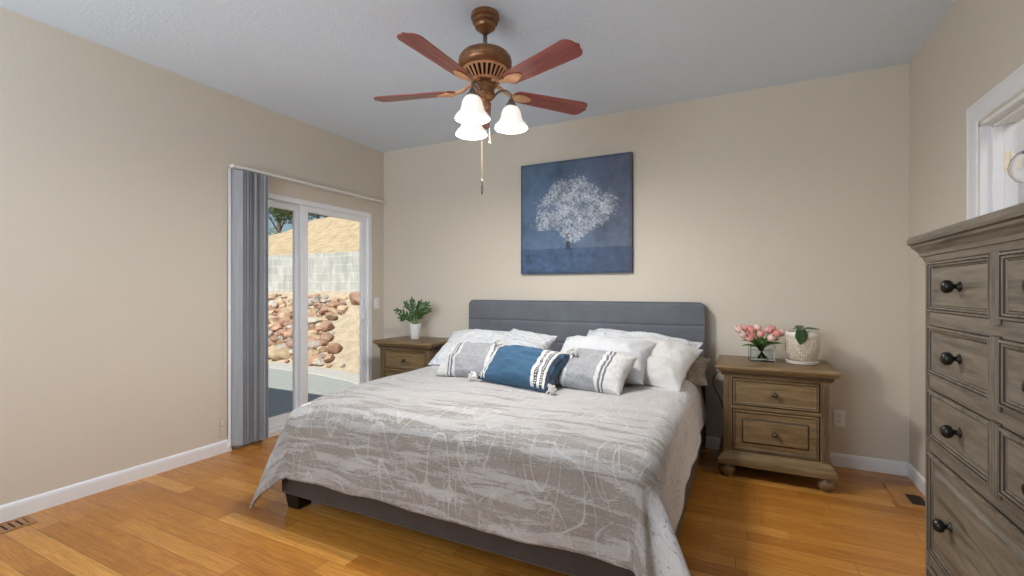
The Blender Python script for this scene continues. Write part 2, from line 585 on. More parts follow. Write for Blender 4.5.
# floor registers
def register(loc, rz, label, mat, length=0.30):
    t = empty('floor_vent', loc, rz, label, 'floor vent')
    bm = NB()
    L2, W2 = length / 2, 0.07
    box(bm, -L2, L2, -W2, -W2 + 0.02, 0, 0.005); box(bm, -L2, L2, W2 - 0.02, W2, 0, 0.005)
    box(bm, -L2, -L2 + 0.02, -W2 + 0.02, W2 - 0.02, 0, 0.005); box(bm, L2 - 0.02, L2, -W2 + 0.02, W2 - 0.02, 0, 0.005)
    obj('vent_frame', bm, mat, t, bevel=0.0015, seg=1)
    bm = NB()
    n = 9
    for i in range(n):
        x = -L2 + 0.02 + (length - 0.04) * (i + 0.5) / n
        box(bm, x - 0.009, x + 0.009, -W2 + 0.02, W2 - 0.02, 0.001, 0.004)
    obj('vent_louvers', bm, mat, t)
    bm = NB(); box(bm, -L2 + 0.02, L2 - 0.02, -W2 + 0.02, W2 - 0.02, 0.0002, 0.0008)
    obj('vent_duct', bm, M_dark, t)
M_ventwood = wood('vent_wood', (0.22, 0.10, 0.03), (0.33, 0.155, 0.05), (0.42, 0.21, 0.08), axis='X')
M_ventwood2 = wood('vent_wood_tan', (0.28, 0.13, 0.03), (0.40, 0.19, 0.05), (0.5, 0.25, 0.08), axis='Y')
register((-3.425, 0.93, 0), R(90), 'brown wooden slotted floor vent beside the left baseboard', M_ventwood)
rv = empty('floor_vent', (0.87, 3.52, 0), 0, 'wooden floor vent with a dark grille in the right corner behind the dresser', 'floor vent')
bm = NB()
x0, x1, y0, y1 = -0.025 - 0.045, 0.085, -0.17, 0.17
rect_loft(bm, x0, x1, y0, y1, [(0, 0), (0, 0.008), (-0.006, 0.011)])
obj('vent_frame', bm, M_ventwood2, rv)
bm = NB()
box(bm, 0.0, 0.075, -0.13, 0.02, 0.0105, 0.0115)
obj('vent_grille', bm, plain('brown_grille', (0.10, 0.06, 0.025), 0.6), rv)
bm = NB()
for i in range(12): box(bm, 0.0, 0.075, -0.128 + i * 0.0125, -0.124 + i * 0.0125, 0.0115, 0.014)
obj('vent_louvers', bm, M_bronze, rv)

# ------------------------------------------------------------------ ceiling fan
M_copper = Mat('antique_copper')
_v = M_copper.coord('Object')
M_copper.col(M_copper.ramp(M_copper.noise(_v, 30, 3, 0.6), [(0.3, (0.20, 0.095, 0.045)), (0.7, (0.34, 0.17, 0.085))]))
M_copper.set(Roughness=0.38, Metallic=0.75)
M_copper = M_copper.m
M_copperlt = plain('bright_copper', (0.72, 0.40, 0.22), 0.4, 0.55)
M_pewter = plain('pewter', (0.22, 0.19, 0.165), 0.35, 0.85)
M_blade = wood('cherry_blade', (0.17, 0.035, 0.028), (0.26, 0.055, 0.042), (0.34, 0.085, 0.065), axis='X', rough=0.22, bump=0.05)
M_edge = plain('blade_edge', (0.10, 0.04, 0.025), 0.5)
mg = Mat('frosted_shade')
mg.set(Base_Color=(0.95, 0.93, 0.90), Roughness=0.4)
mg.b.inputs['Emission Color'].default_value = (1.0, 0.93, 0.84, 1)
mg.b.inputs['Emission Strength'].default_value = 0.55
M_shade = mg.m
M_bulb = plain('bulb', (1, 1, 1), 0.5)
_b = M_bulb.node_tree.nodes['Principled BSDF']
_b.inputs['Emission Color'].default_value = (1, 0.9, 0.75, 1)
_b.inputs['Emission Strength'].default_value = 6

M_chain = plain('chain_brass', (0.25, 0.20, 0.14), 0.45, 0.6)
FX, FY = -1.258, 2.198
fan = empty('ceiling_fan', (FX, FY, H), 0, 'ceiling fan with five cherry red blades, copper motor and three glowing glass shades', 'ceiling fan')
bm = NB(); lathe(bm, [(0.074, 0), (0.078, -0.012), (0.078, -0.024), (0.072, -0.030), (0.067, -0.031), (0.070, -0.038), (0.068, -0.050), (0.062, -0.054), (0.057, -0.055), (0.059, -0.062), (0.055, -0.076), (0.046, -0.084), (0.030, -0.092), (0.022, -0.104), (0.016, -0.108)], 40)
obj('canopy', bm, M_copper, fan, auto=35)
FD = -0.014
bm = NB(); lathe(bm, [(0.0115, -0.10), (0.0115, -0.205)], 16)
obj('downrod', bm, M_pewter, fan, smooth=True)
bm = NB(); lathe(bm, [(0.020, -0.176), (0.045, -0.180), (0.060, -0.192), (0.100, -0.200), (0.128, -0.212), (0.142, -0.232), (0.146, -0.250), (0.143, -0.262), (0.146, -0.268), (0.140, -0.285), (0.118, -0.300), (0.070, -0.302)], 48)
mh = obj('motor_housing', bm, M_copper, fan, auto=40, loc=(0, 0, FD))
bm = NB(); lathe(bm, [(0.112, -0.299), (0.070, -0.352), (0.03, -0.352)], 40)
obj('vent_cone', bm, M_dark, fan, loc=(0, 0, FD))
bm = NB()
for k in range(26):
    a = 2 * PI * k / 26
    Mx = Matrix.Rotation(a, 4, 'Z')
    loops = []
    for r, z in ((0.120, -0.298), (0.110, -0.312), (0.092, -0.332), (0.076, -0.354)):
        w = 0.0105 * r / 0.12 * 0.62
        loops.append([Mx @ Vector((r, -w, z)), Mx @ Vector((r + 0.004, -w, z - 0.003)), Mx @ Vector((r + 0.004, w, z - 0.003)), Mx @ Vector((r, w, z))])
    loft(bm, loops)
lathe(bm, [(0.080, -0.348), (0.084, -0.353), (0.078, -0.360), (0.05, -0.362)], 40)
lathe(bm, [(0.124, -0.294), (0.127, -0.300), (0.120, -0.306), (0.110, -0.302)], 40)
obj('vent_ring', bm, M_copperlt, fan, loc=(0, 0, FD))
bm = NB(); lathe(bm, [(0.052, -0.360), (0.062, -0.366), (0.064, -0.378), (0.058, -0.386), (0.050, -0.392), (0.050, -0.418), (0.056, -0.424), (0.054, -0.436), (0.040, -0.450), (0.026, -0.456), (0.022, -0.470), (0.012, -0.482), (0.003, -0.486)], 40)
obj('switch_housing', bm, M_copper, fan, auto=40, loc=(0, 0, FD))

# blades
def blade_outline():
    pts = []
    x0, x1 = 0.165, 0.652
    w0, w1 = 0.050, 0.068
    # root rounded
    for k in range(9):
        a = R(90 + 180 * k / 8)
        pts.append((x0 + 0.035 + 0.035 * math.cos(a), w0 * math.sin(a)))
    pts.append((0.30, -w0 - 0.006)); pts.append((0.45, -w1 + 0.006))
    for k in range(7):
        a = R(-90 + 90 * k / 6)
        pts.append((x1 - 0.055 + 0.045 * math.cos(a), -w1 + 0.045 + 0.045 * math.sin(a)))
    pts.append((x1 + 0.002, 0))
    for k in range(7):
        a = R(0 + 90 * k / 6)
        pts.append((x1 - 0.055 + 0.045 * math.cos(a), w1 - 0.045 + 0.045 * math.sin(a)))
    pts.append((0.45, w1 - 0.006)); pts.append((0.30, w0 + 0.006))
    return pts
bl = blade_outline()
PIT = R(-11)
def make_arm():
    bm = NB()
    # arm bar from the hub to the blade plate
    pr = spline([(0.055, 0, -0.368), (0.09, 0.004, -0.372), (0.125, 0.0, -0.395), (0.165, 0, -0.404), (0.20, 0, -0.406)], 5)
    loops = []
    for i, p in enumerate(pr):
        t = i / (len(pr) - 1)
        w = 0.012 + 0.006 * t
        loops.append([p + Vector((0, -w, 0.004)), p + Vector((0, w, 0.004)), p + Vector((0, w * 0.7, -0.005)), p + Vector((0, -w * 0.7, -0.005))])
    loft(bm, loops)
    # leaf shaped plate under the blade
    outl = []
    for k in range(28):
        a = 2 * PI * k / 28
        x = 0.225 + 0.056 * math.cos(a)
        w = 0.031 * (1 - 0.35 * math.cos(a)) if math.cos(a) < 0 else 0.031 * (1 - 0.25 * math.cos(a))
        outl.append((x, w * math.sin(a)))
    Mp = T(0, 0, -0.407) @ Matrix.Rotation(PIT, 4, 'X')
    loft(bm, [[Mp @ Vector((x, y, 0.0)) for x, y in outl], [Mp @ Vector((x, y, -0.004)) for x, y in outl], [Mp @ Vector((0.225 + (x - 0.225) * 0.85, y * 0.82, -0.009)) for x, y in outl]])
    for sx, sy in ((0.20, 0.018), (0.20, -0.018), (0.26, 0)):
        ball(bm, (sx, sy, -0.009), 0.005, (1, 1, 0.5), 8, 6, M=Mp)
    a_ = obj('blade_arm', bm, M_copperlt, fan, auto=40, loc=(0, 0, FD))
    bm = NB()
    Mp = T(0, 0, -0.406) @ Matrix.Rotation(PIT, 4, 'X')
    loft(bm, [[Mp @ Vector((x, y, 0.007)) for x, y in bl], [Mp @ Vector((x, y, 0.001)) for x, y in bl]])
    obj('fan_blade', bm, M_blade, a_, bevel=0.0015, seg=1)
    return a_
arm = make_arm()
for k in range(5):
    o = arm if k == 0 else copy_tree(arm, fan)
    o.rotation_euler = (0, 0, R(123.3 + 72 * k))
# light kit: three goose-neck arms with bell shades
def make_light():
    bm = NB()
    tube(bm, spline([(0.045, 0, -0.450), (0.075, 0, -0.422), (0.110, 0, -0.414), (0.136, 0, -0.428), (0.142, 0, -0.450), (0.142, 0, -0.475)], 6), 0.006, 10)
    a_ = obj('light_arm', bm, M_pewter, fan, smooth=True)
    bm = NB(); lathe(bm, [(0.008, -0.460), (0.014, -0.466), (0.018, -0.480), (0.027, -0.488), (0.030, -0.504), (0.024, -0.506)], 24, c=(0.142, 0, 0))
    obj('lamp_socket', bm, M_pewter, a_, smooth=True)
    bm = NB()
    prof = [(0.026, -0.502), (0.036, -0.506), (0.046, -0.518), (0.053, -0.536), (0.057, -0.556), (0.061, -0.572), (0.066, -0.582), (0.077, -0.594), (0.087, -0.606), (0.091, -0.616), (0.089, -0.621),
            (0.087, -0.616), (0.083, -0.607), (0.073, -0.596), (0.062, -0.584), (0.057, -0.572), (0.053, -0.556), (0.049, -0.536), (0.042, -0.520), (0.030, -0.508)]
    lathe(bm, prof, 36, c=(0.142, 0, 0), cap=False)
    obj('lamp_shade', bm, M_shade, a_, smooth=True)
    bm = NB(); ball(bm, (0.142, 0, -0.545), 0.024, (1, 1, 1.3), 16, 10)
    obj('light_bulb', bm, M_bulb, a_, smooth=True)
    return a_
la = make_light()
for k, deg in enumerate((-88, 30, 153)):
    o = la if k == 0 else copy_tree(la, fan)
    o.rotation_euler = (0, 0, R(deg))
    a = R(deg)
    light('fan_bulb_light', 'POINT', (FX + 0.142 * math.cos(a), FY + 0.142 * math.sin(a), H - 0.595), 33, (1, 0.97, 0.94), shadow_soft_size=0.035)
bm = NB()
def chain(bm, x, y, z0, z1):
    tube(bm, [(x, y, z0), (x, y, z1)], 0.0010, 5)
    n = int((z0 - z1) / 0.011)
    for i in range(n): ball(bm, (x, y, z0 - i * 0.011), 0.0014, (1, 1, 1), 6, 4)
rt = (math.cos(YAW), math.sin(YAW))
chain(bm, -0.018 * rt[0], -0.018 * rt[1] , -0.48, -0.912)
pc = obj('pull_chain', bm, M_chain, fan)
bm = NB(); lathe(bm, [(0.003, -0.902), (0.006, -0.912), (0.0045, -0.927), (0.0065, -0.937), (0.006, -0.975), (0.003, -0.985)], 12, c=(-0.018 * rt[0], -0.018 * rt[1], 0))
obj('chain_fob', bm, M_bronze, pc, smooth=True)
bm = NB(); chain(bm, 0.024 * rt[0], 0.024 * rt[1], -0.45, -0.695)
pc = obj('pull_chain', bm, M_chain, fan)
bm = NB(); ball(bm, (0.024 * rt[0], 0.024 * rt[1], -0.70), 0.008, (1, 1, 1), 12, 8)
obj('chain_fob', bm, M_chain, pc, smooth=True)

# ------------------------------------------------------------------ canvas picture
def make_art():
    t = empty('canvas_painting', (-1.332, YB - 0.002, 1.378), 0, 'square blue canvas painting of a white blossoming tree hung above the headboard', 'painting')
    W_, H_ = 1.02, 1.005
    N = 230
    rnd = random.Random(11)
    gx = [[None] * (N + 1) for _ in range(N + 1)]
    colr = [[None] * (N + 1) for _ in range(N + 1)]
    alpha = [[0.0] * (N + 1) for _ in range(N + 1)]
    def crown(u, v):      # v from the top
        du, dv = (u - 0.49), (v - 0.44)
        top = 0.30 - 0.9 * abs(du) ** 1.6
        rx = 0.365 if dv > -0.05 else 0.365 - (-(dv + 0.05)) * 0.75
        e = (du / rx) ** 2 + (dv / (0.30 if dv < 0 else 0.265)) ** 2
        e += 0.55 * noise.noise(Vector((u * 6, v * 6, 1.7)))
        if v > 0.60: e += (v - 0.60) * 5 * abs(du - 0.02) * 4
        return 1 - e
    dabs = []
    for _ in range(9000):
        u, v = rnd.uniform(0.08, 0.92), rnd.uniform(0.10, 0.74)
        c = crown(u, v)
        if c > 0 and rnd.random() < 0.35 + 1.2 * c:
            dabs.append((u, v, rnd.uniform(0.004, 0.014), rnd.uniform(0.08, 0.42) * (1.0 + 1.3 * noise.noise(Vector((u * 11, v * 11, 2))))))
        elif c > -0.22 and rnd.random() < 0.07:
            dabs.append((u, v, rnd.uniform(0.003, 0.009), rnd.uniform(0.15, 0.5)))
    for u, v, r, a in dabs:
        i0, i1 = max(0, int((u - 2 * r) * N)), min(N, int((u + 2 * r) * N) + 1)
        j0, j1 = max(0, int((v - 2 * r) * N)), min(N, int((v + 2 * r) * N) + 1)
        for j in range(j0, j1 + 1):
            for i in range(i0, i1 + 1):
                d = math.hypot(i / N - u, j / N - v) / r
                d += 0.6 * noise.noise(Vector((i * 0.5, j * 0.5, u * 40)))
                if d < 1: alpha[j][i] = min(1.0, alpha[j][i] + a * min(1, (1 - d) * 2.2) * (1 - alpha[j][i]))
    for j in range(N + 1):
        for i in range(N + 1):
            u, v = i / N, j / N
            n1 = noise.fractal(Vector((u * 3.5, v * 3.5, 0.3)), 1.0, 2.1, 5)
            n2 = noise.fractal(Vector((u * 22, v * 22, 5.3)), 1.0, 2.1, 3)
            b = 1 + 0.34 * n1 + 0.16 * n2
            base = Vector((0.090, 0.145, 0.235)) * b
            side = Vector((0.105, 0.125, 0.185)) * b
            c = base.lerp(side, min(1, max(0, (u - 0.35) * 1.6)))
            if v > 0.775 + 0.006 * n1:
                c = Vector((0.048, 0.088, 0.165)) * (1 + 0.45 * n2 + 0.3 * n1)
                c = c.lerp(Vector((0.05, 0.055, 0.09)), 0.5 * max(0, (u - 0.5)) * 2)
            e = min(u, v, 1 - u, 1 - v)
            if e < 0.02: c = c * 0.7
            # trunk
            tw = 0.013 + 0.02 * max(0, (v - 0.74) / 0.04) ** 2 * 0.3
            if 0.60 < v < 0.785 and abs(u - 0.455 - 0.006 * math.sin(v * 40)) < tw * (0.5 + (v - 0.60) * 4):
                c = Vector((0.03, 0.035, 0.055))
            for (ang, ln) in ((-40, 0.26), (-18, 0.30), (15, 0.30), (38, 0.28)):
                dx, dy = u - 0.455, 0.68 - v
                al = dx * math.sin(R(ang)) + dy * math.cos(R(ang))
                pe = abs(dx * math.cos(R(ang)) - dy * math.sin(R(ang)) + 0.012 * math.sin(al * 30))
                if 0 < al < ln and pe < 0.005 * (1 - al / ln) + 0.002: c = c.lerp(Vector((0.06, 0.07, 0.09)), 0.8)
            a = alpha[j][i] * (0.88 if crown(u, v) > 0 else 0.6)
            wcol = Vector((0.66, 0.68, 0.72)) * (1 + 0.16 * n2)
            c = c.lerp(wcol, min(1, a * (0.93 + 0.3 * n1)))
            colr[j][i] = c
    bm = NB()
    lay = bm.verts.layers.float_color.new('paint')
    for j in range(N + 1):
        for i in range(N + 1):
            v_ = bm.verts.new(((i / N - 0.5) * W_, -0.0385, (1 - j / N) * H_))
            c = colr[j][i]
            v_[lay] = (max(0, c.x), max(0, c.y), max(0, c.z), 1)
            gx[j][i] = v_
    for j in range(N):
        for i in range(N):
            bm.faces.new((gx[j][i], gx[j][i + 1], gx[j + 1][i + 1], gx[j + 1][i]))
    m = Mat('canvas_paint')
    at = m.n('Attribute', attribute_name='paint')
    m.col(at.outputs[0])
    m.set(Roughness=0.7)
    m.bump(m.noise(m.coord('Object'), 260, 3), 0.2, 0.002)
    ob = obj('painted_face', bm, m.m, t)
    bm = NB(); box(bm, -W_ / 2, W_ / 2, -0.038, 0, 0, H_)
    obj('canvas_edge', bm, plain('canvas_side', (0.05, 0.06, 0.085), 0.8), t, bevel=0.001, seg=1)
make_art()

#%%PART2
# ------------------------------------------------------------------ bed
MV = Matrix(((1, 0, 0, 0), (0, 0, -1, 0), (0, 1, 0, 0), (0, 0, 0, 1)))     # (x, y, z) -> (x, -z, y)
M_uph = fabric('charcoal_upholstery', (0.085, 0.092, 0.108), (0.165, 0.175, 0.20), 600)
BX0, BX1, BF, BH = -2.345, -0.265, 1.765, 3.80
BC = (BX0 + BX1) / 2
bed = empty('bed', (BC, 2.8, 0), 0, 'king size bed frame upholstered in charcoal grey fabric with tall padded headboard', 'bed')
def bl_(n, b, mat=M_uph, bev=0.012, seg=3): return boxes(n, [b], mat, bed, bev)
hw = (BX1 - BX0) / 2
M_base_shade = fabric('shaded_base_upholstery', (0.034, 0.024, 0.019), (0.076, 0.058, 0.049), 600)  # same fabric as the headboard, with shade and warm bounce put into its colour
bl_('foot_rail', (-hw, hw, BF - 2.8, BF - 2.8 + 0.06, 0.085, 0.37), M_base_shade)
bl_('side_rail', (-hw, -hw + 0.055, BF - 2.8 + 0.06, BH - 2.8, 0.085, 0.37), M_base_shade)
bl_('side_rail', (hw - 0.055, hw, BF - 2.8 + 0.06, BH - 2.8, 0.085, 0.37), M_base_shade)
for sx in (-1, 1):
    for yy in (BF + 0.07, BH - 0.12):
        bm = NB()
        rect_loft(bm, sx * (hw - 0.07) - 0.055, sx * (hw - 0.07) + 0.055, yy - 2.8 - 0.055, yy - 2.8 + 0.055, [(-0.012, 0), (0, 0.086)])
        obj('leg', bm, M_black, bed, bevel=0.003)
bm = NB()
# padded headboard with horizontal seams
HW, HT = 1.048, 1.135
nx, nz = 90, 110
def hb_front(x, z):
    d = 0.0
    for s_ in (0.955, 0.775, 0.595, 0.415):
        d += 0.0085 * math.exp(-((z - s_) / 0.0075) ** 2)
    ex = HW - abs(x); ez = HT - z
    def rnd_(e, r): return r - math.sqrt(max(0, r * r - max(0, r - e) ** 2)) if e < r else 0
    return d + rnd_(ex, 0.022) + rnd_(ez, 0.022)
grid = []
for j in range(nz + 1):
    row = []
    z = 0.04 + (HT - 0.04) * (1 - (1 - j / nz) ** 1.0)
    for i in range(nx + 1):
        x = -HW + 2 * HW * i / nx
        if i == 1 or i == nx - 1: x = math.copysign(HW - 0.006, x)
        # rounded top corners
        rc = 0.045
        xx = x
        if z > HT - rc:
            lim = HW - rc + math.sqrt(max(0, rc * rc - (z - HT + rc) ** 2))
            xx = x * lim / HW
        row.append((xx, z, hb_front(x, z)))
    grid.append(row)
fv = [[bm.verts.new((x, BH - 0.01 - 2.8 + d, z)) for x, z, d in row] for row in grid]
bv = [[bm.verts.new((x, 3.90 - 2.8, z)) for x, z, d in row] for row in grid]
for j in range(nz):
    for i in range(nx):
        bm.faces.new((fv[j][i], fv[j][i + 1], fv[j + 1][i + 1], fv[j + 1][i]))
    bm.faces.new((fv[j][0], fv[j + 1][0], bv[j + 1][0], bv[j][0]))
    bm.faces.new((fv[j][nx], bv[j][nx], bv[j + 1][nx], fv[j + 1][nx]))
for i in range(nx):
    bm.faces.new((fv[nz][i], fv[nz][i + 1], bv[nz][i + 1], bv[nz][i]))
    bm.faces.new((fv[0][i], bv[0][i], bv[0][i + 1], fv[0][i + 1]))
bm.faces.new([bv[0][0], bv[0][nx], bv[nz][nx], bv[nz][0]])
hbd = obj('headboard', bm, M_uph, bed, auto=50)
bm = NB()
pth = [(-HW, 0.04), (-HW, HT - 0.045)] + [(-HW + 0.045 - 0.045 * math.cos(R(a)), HT - 0.045 + 0.045 * math.sin(R(a))) for a in (22, 45, 67)] + [(-HW + 0.045, HT), (HW - 0.045, HT)] + [(HW - 0.045 + 0.045 * math.sin(R(a)), HT - 0.045 + 0.045 * math.cos(R(a))) for a in (22, 45, 67)] + [(HW, HT - 0.045), (HW, 0.04)]
tube(bm, [(x, BH - 2.8 + 0.006, z) for x, z in pth], 0.005, 8)
obj('piping', bm, M_uph, hbd, smooth=True)

MX0, MX1, MY0, MY1, MZ = -2.275, -0.335, 1.80, 3.775, 0.585
bm = NB(); rect_loft(bm, MX0, MX1, MY0, MY1, [(-0.03, 0.30), (0, 0.33), (0, 0.555), (-0.02, 0.578), (-0.05, 0.588)])
mt_ = obj('mattress', bm, plain('white_ticking', (0.75, 0.75, 0.74), 0.9), bevel=0.02)
tag(mt_, 'white king mattress lying in the charcoal bed frame under the patterned comforter', 'mattress')

def duvet_mat():
    m = Mat('comforter_jacquard')
    uv = m.n('UVMap'); uv.uv_map = 'cloth'
    sep = m.n('SeparateXYZ'); m.l(uv.outputs[0], sep.inputs[0])
    def mapped(sx, sy, lx=0.0):
        mp = m.n('Mapping'); mp.inputs['Scale'].default_value = (sx, sy, 1); mp.inputs['Location'].default_value = (lx, lx * 0.7, 0)
        m.l(uv.outputs[0], mp.inputs[0]); return mp.outputs[0]
    head = m.n('MapRange'); m.l(sep.outputs[1], head.inputs[0])
    head.inputs[1].default_value = 1.6; head.inputs[2].default_value = 3.0
    head.inputs[3].default_value = 0.0; head.inputs[4].default_value = 0.24
    st = m.noise(mapped(2.6, 19), 1.0, 6, 0.66, 0.6)
    fine = m.noise(mapped(60, 140), 1.0, 2, 0.5)
    sf = m.math('ADD', m.math('ADD', st, head.outputs[0]), m.math('MULTIPLY_ADD', fine, 0.34, -0.17))
    streak = m.ramp(sf, [(0.47, (0, 0, 0)), (0.56, (1, 1, 1))])
    # branching embroidered lines
    wn_ = m.n('TexNoise'); wn_.inputs['Scale'].default_value = 3.2; wn_.inputs['Detail'].default_value = 1
    m.l(uv.outputs[0], wn_.inputs['Vector'])
    vm = m.n('VectorMath', operation='MULTIPLY_ADD')
    m.l(wn_.outputs['Color'], vm.inputs[0]); vm.inputs[1].default_value = (0.30, 0.30, 0); m.l(mapped(1.0, 1.35), vm.inputs[2])
    lines = None
    for sc_, w in ((6.5, 0.012),):
        vo = m.n('TexVoronoi', feature='DISTANCE_TO_EDGE'); vo.inputs['Scale'].default_value = sc_
        m.l(vm.outputs[0], vo.inputs['Vector'])
        ln = m.ramp(vo.outputs['Distance'], [(w * 0.6, (1, 1, 1)), (w * 1.5, (0, 0, 0))])
        if True:
            gate = m.ramp(m.noise(mapped(2.1 + sc_ * 0.1, 2.1, sc_), 1.0, 1), [(0.49, (0, 0, 0)), (0.54, (1, 1, 1))])
            g_ = m.math('MULTIPLY', ln, gate)
            lines = g_ if lines is None else m.math('MAXIMUM', lines, g_)
    for q_, (sc_, lv, th_, off_) in enumerate(((3.4, 8.0, 0.034, 0.0), (4.4, 7.0, 0.034, 7.0))):
        cn = m.n('TexNoise'); cn.inputs['Scale'].default_value = sc_; cn.inputs['Detail'].default_value = 0
        m.l(mapped(1.25, 0.45 if q_ else 0.6, off_), cn.inputs['Vector'])
        fr = m.math('ABSOLUTE', m.math('SUBTRACT', m.math('FRACT', m.math('MULTIPLY', cn.outputs['Fac'], lv)), 0.5))
        ct = m.ramp(fr, [(th_, (1, 1, 1)), (th_ * 1.9, (0, 0, 0))])
        gt = m.ramp(m.noise(mapped(3.0, 2.4, 11 + off_), 1.0, 2), [(0.46, (0, 0, 0)), (0.54, (1, 1, 1))])
        lines = m.math('MAXIMUM', m.math('MULTIPLY', lines, 0.85), m.math('MULTIPLY', ct, gt))
    base = m.mix(m.noise(mapped(5, 30), 1.0, 3), (0.275, 0.243, 0.215), (0.345, 0.310, 0.280))
    c = m.mix(m.math('MULTIPLY', streak, 0.55), base, (0.57, 0.565, 0.57))
    c = m.mix(m.math('MULTIPLY', lines, 0.40), c, (0.64, 0.635, 0.63))
    # whiter ground with small grey sprigs towards the head and along the right edge
    hd = m.n('MapRange'); m.l(m.math('ADD', sep.outputs[1], m.math('MULTIPLY', m.noise(mapped(1.2, 1.2), 1.0, 2), 0.8)), hd.inputs[0])
    hd.inputs[1].default_value = 3.25; hd.inputs[2].default_value = 3.45
    rs = m.n('MapRange'); m.l(m.math('ADD', sep.outputs[0], m.math('MULTIPLY', sep.outputs[1], 0.11)), rs.inputs[0])
    rs.inputs[1].default_value = -0.06; rs.inputs[2].default_value = 0.02
    hs = m.math('MAXIMUM', hd.outputs[0], rs.outputs[0])
    fl = m.n('TexNoise'); fl.inputs['Scale'].default_value = 26; fl.inputs['Detail'].default_value = 2; fl.inputs['Distortion'].default_value = 2.5
    m.l(uv.outputs[0], fl.inputs['Vector'])
    sprig = m.ramp(fl.outputs['Fac'], [(0.60, (0.68, 0.675, 0.67)), (0.66, (0.38, 0.38, 0.40))])
    c = m.mix(hs, c, sprig)
    m.col(c)
    m.set(Roughness=0.95)
    m.b.inputs['Sheen Weight'].default_value = 0.1
    cr = m.n('TexNoise'); cr.inputs['Scale'].default_value = 11; cr.inputs['Detail'].default_value = 6; cr.inputs['Distortion'].default_value = 0.6
    m.l(uv.outputs[0], cr.inputs['Vector'])
    h = m.math('ADD', m.math('MULTIPLY', fine, 0.12), m.math('ADD', m.math('MULTIPLY', m.math('MAXIMUM', streak, lines), 0.25), m.math('MULTIPLY', cr.outputs['Fac'], 1.3)))
    m.bump(h, 0.7, 0.014)
    return m.m

def make_duvet():
    bm = NB()
    uvl = bm.loops.layers.uv.new('cloth')
    x0, x1, y0, y1 = -2.330, -0.272, 1.735, 3.74
    top = 0.622
    r = 0.10
    ix0, ix1, iy0 = x0 + r, x1 - r, y0 + r
    NX, NY = 210, 190
    oL, oR, oF = 0.40, 0.29, 0.375
    S0, S1 = x0 - oL + 0.0, x1 + oR
    T0, T1 = y0 - oF, 3.70
    verts = []
    for j in range(NY + 1):
        t = T0 + (T1 - T0) * j / NY
        row = []
        for i in range(NX + 1):
            s = S0 + (S1 - S0) * i / NX
            qx = min(max(s, ix0), ix1); qy = max(t, iy0)
            dx, dy = s - qx, t - qy
            d = math.hypot(dx, dy)
            nz_ = noise.noise(Vector((s * 2.3, t * 2.3, 0)))
            nz2 = noise.noise(Vector((s * 7, t * 5, 4)))
            if d < 1e-6:
                puff = 0.010 * nz_ + 0.004 * nz2
                pt = Vector((s, t, top + puff))
            else:
                nxn, nyn = dx / d, dy / d
                th = math.degrees(math.atan2(abs(dx), abs(dy))) if dy < 0 else 90   # 0 foot .. 90 side
                right = dx > 0
                corner = (dy < 0 and abs(dx) > 1e-6)
                arc = r * PI / 2
                if d < arc:
                    a = d / r
                    pt = Vector((qx + nxn * r * math.sin(a), qy + nyn * r * math.sin(a), top - r * (1 - math.cos(a)) + 0.008 * nz_ * math.cos(a)))
                else:
                    Lg = d - arc
                    side = abs(dx) > 1e-6 and not corner
                    if corner:
                        if right:
                            g1 = math.exp(-((th - 22) / 8) ** 2)
                            g = math.exp(-((th - 56) / 14) ** 2)
                        else:
                            g1 = 0; g = math.exp(-((th - 47) / 25) ** 2)
                        b90 = 0.15
                        fl = 0.05 + (b90 - 0.05) * th / 90 + (0.52 if right else 0.25) * g + 0.22 * g1
                    elif side:
                        fl = (0.15 if right else 0.15) + 0.04 * math.sin(t * 7 + (0 if right else 2))
                        near = min(1, (t - iy0) / 0.35)
                        fl = 0.15 * (1 - near) + fl * near
                    else:
                        fl = 0.035 + 0.018 * math.sin(s * 7.0 + 1) + 0.014 * math.sin(s * 17)
                        e_ = min(s - ix0, ix1 - s)
                        fl = fl * min(1, e_ / 0.3) + 0.05 * (1 - min(1, e_ / 0.3))
                    drop = Lg * math.sqrt(max(0.0, 1 - fl * fl))
                    if corner: drop *= 1 + (0.45 if right else 0.0) * g + 0.12 * g1
                    # wavy hem
                    if not corner and not side:
                        drop *= 1.0 + 0.02 * math.sin(s * 5.0 + 0.8) + 0.012 * math.sin(s * 13)
                    out = r + fl * Lg
                    z = top - r - drop
                    if z < 0.016:
                        out += (0.016 - z) * 0.8
                        z = 0.016 + 0.004 * (nz2 + 1)
                    pt = Vector((qx + nxn * out, qy + nyn * out, z))
                    pt.x += nxn * 0.012 * nz2; pt.y += nyn * 0.010 * nz2
            cd = math.hypot(max(0, pt.x - x0), pt.y - y0)
            cdr = math.hypot(max(0, x1 - pt.x), pt.y - y0)
            if pt.z > 0.3: pt.z -= (0.055 * math.exp(-(cd / 0.28) ** 2) + 0.02 * math.exp(-(cdr / 0.2) ** 2)) * (pt.z - 0.3) / 0.32
            row.append((bm.verts.new(pt), (s, t)))
        verts.append(row)
    for j in range(NY):
        for i in range(NX):
            q = (verts[j][i], verts[j][i + 1], verts[j + 1][i + 1], verts[j + 1][i])
            f = bm.faces.new([k[0] for k in q])
            for lp, k in zip(f.loops, q): lp[uvl].uv = k[1]
    o = obj('comforter', bm, duvet_mat(), smooth=True)
    sm = o.modifiers.new('solid', 'SOLIDIFY'); sm.thickness = 0.014; sm.offset = -1
    tag(o, 'pale grey and taupe patterned comforter draped over the bed, its corners hanging to the floor', 'comforter')
make_duvet()

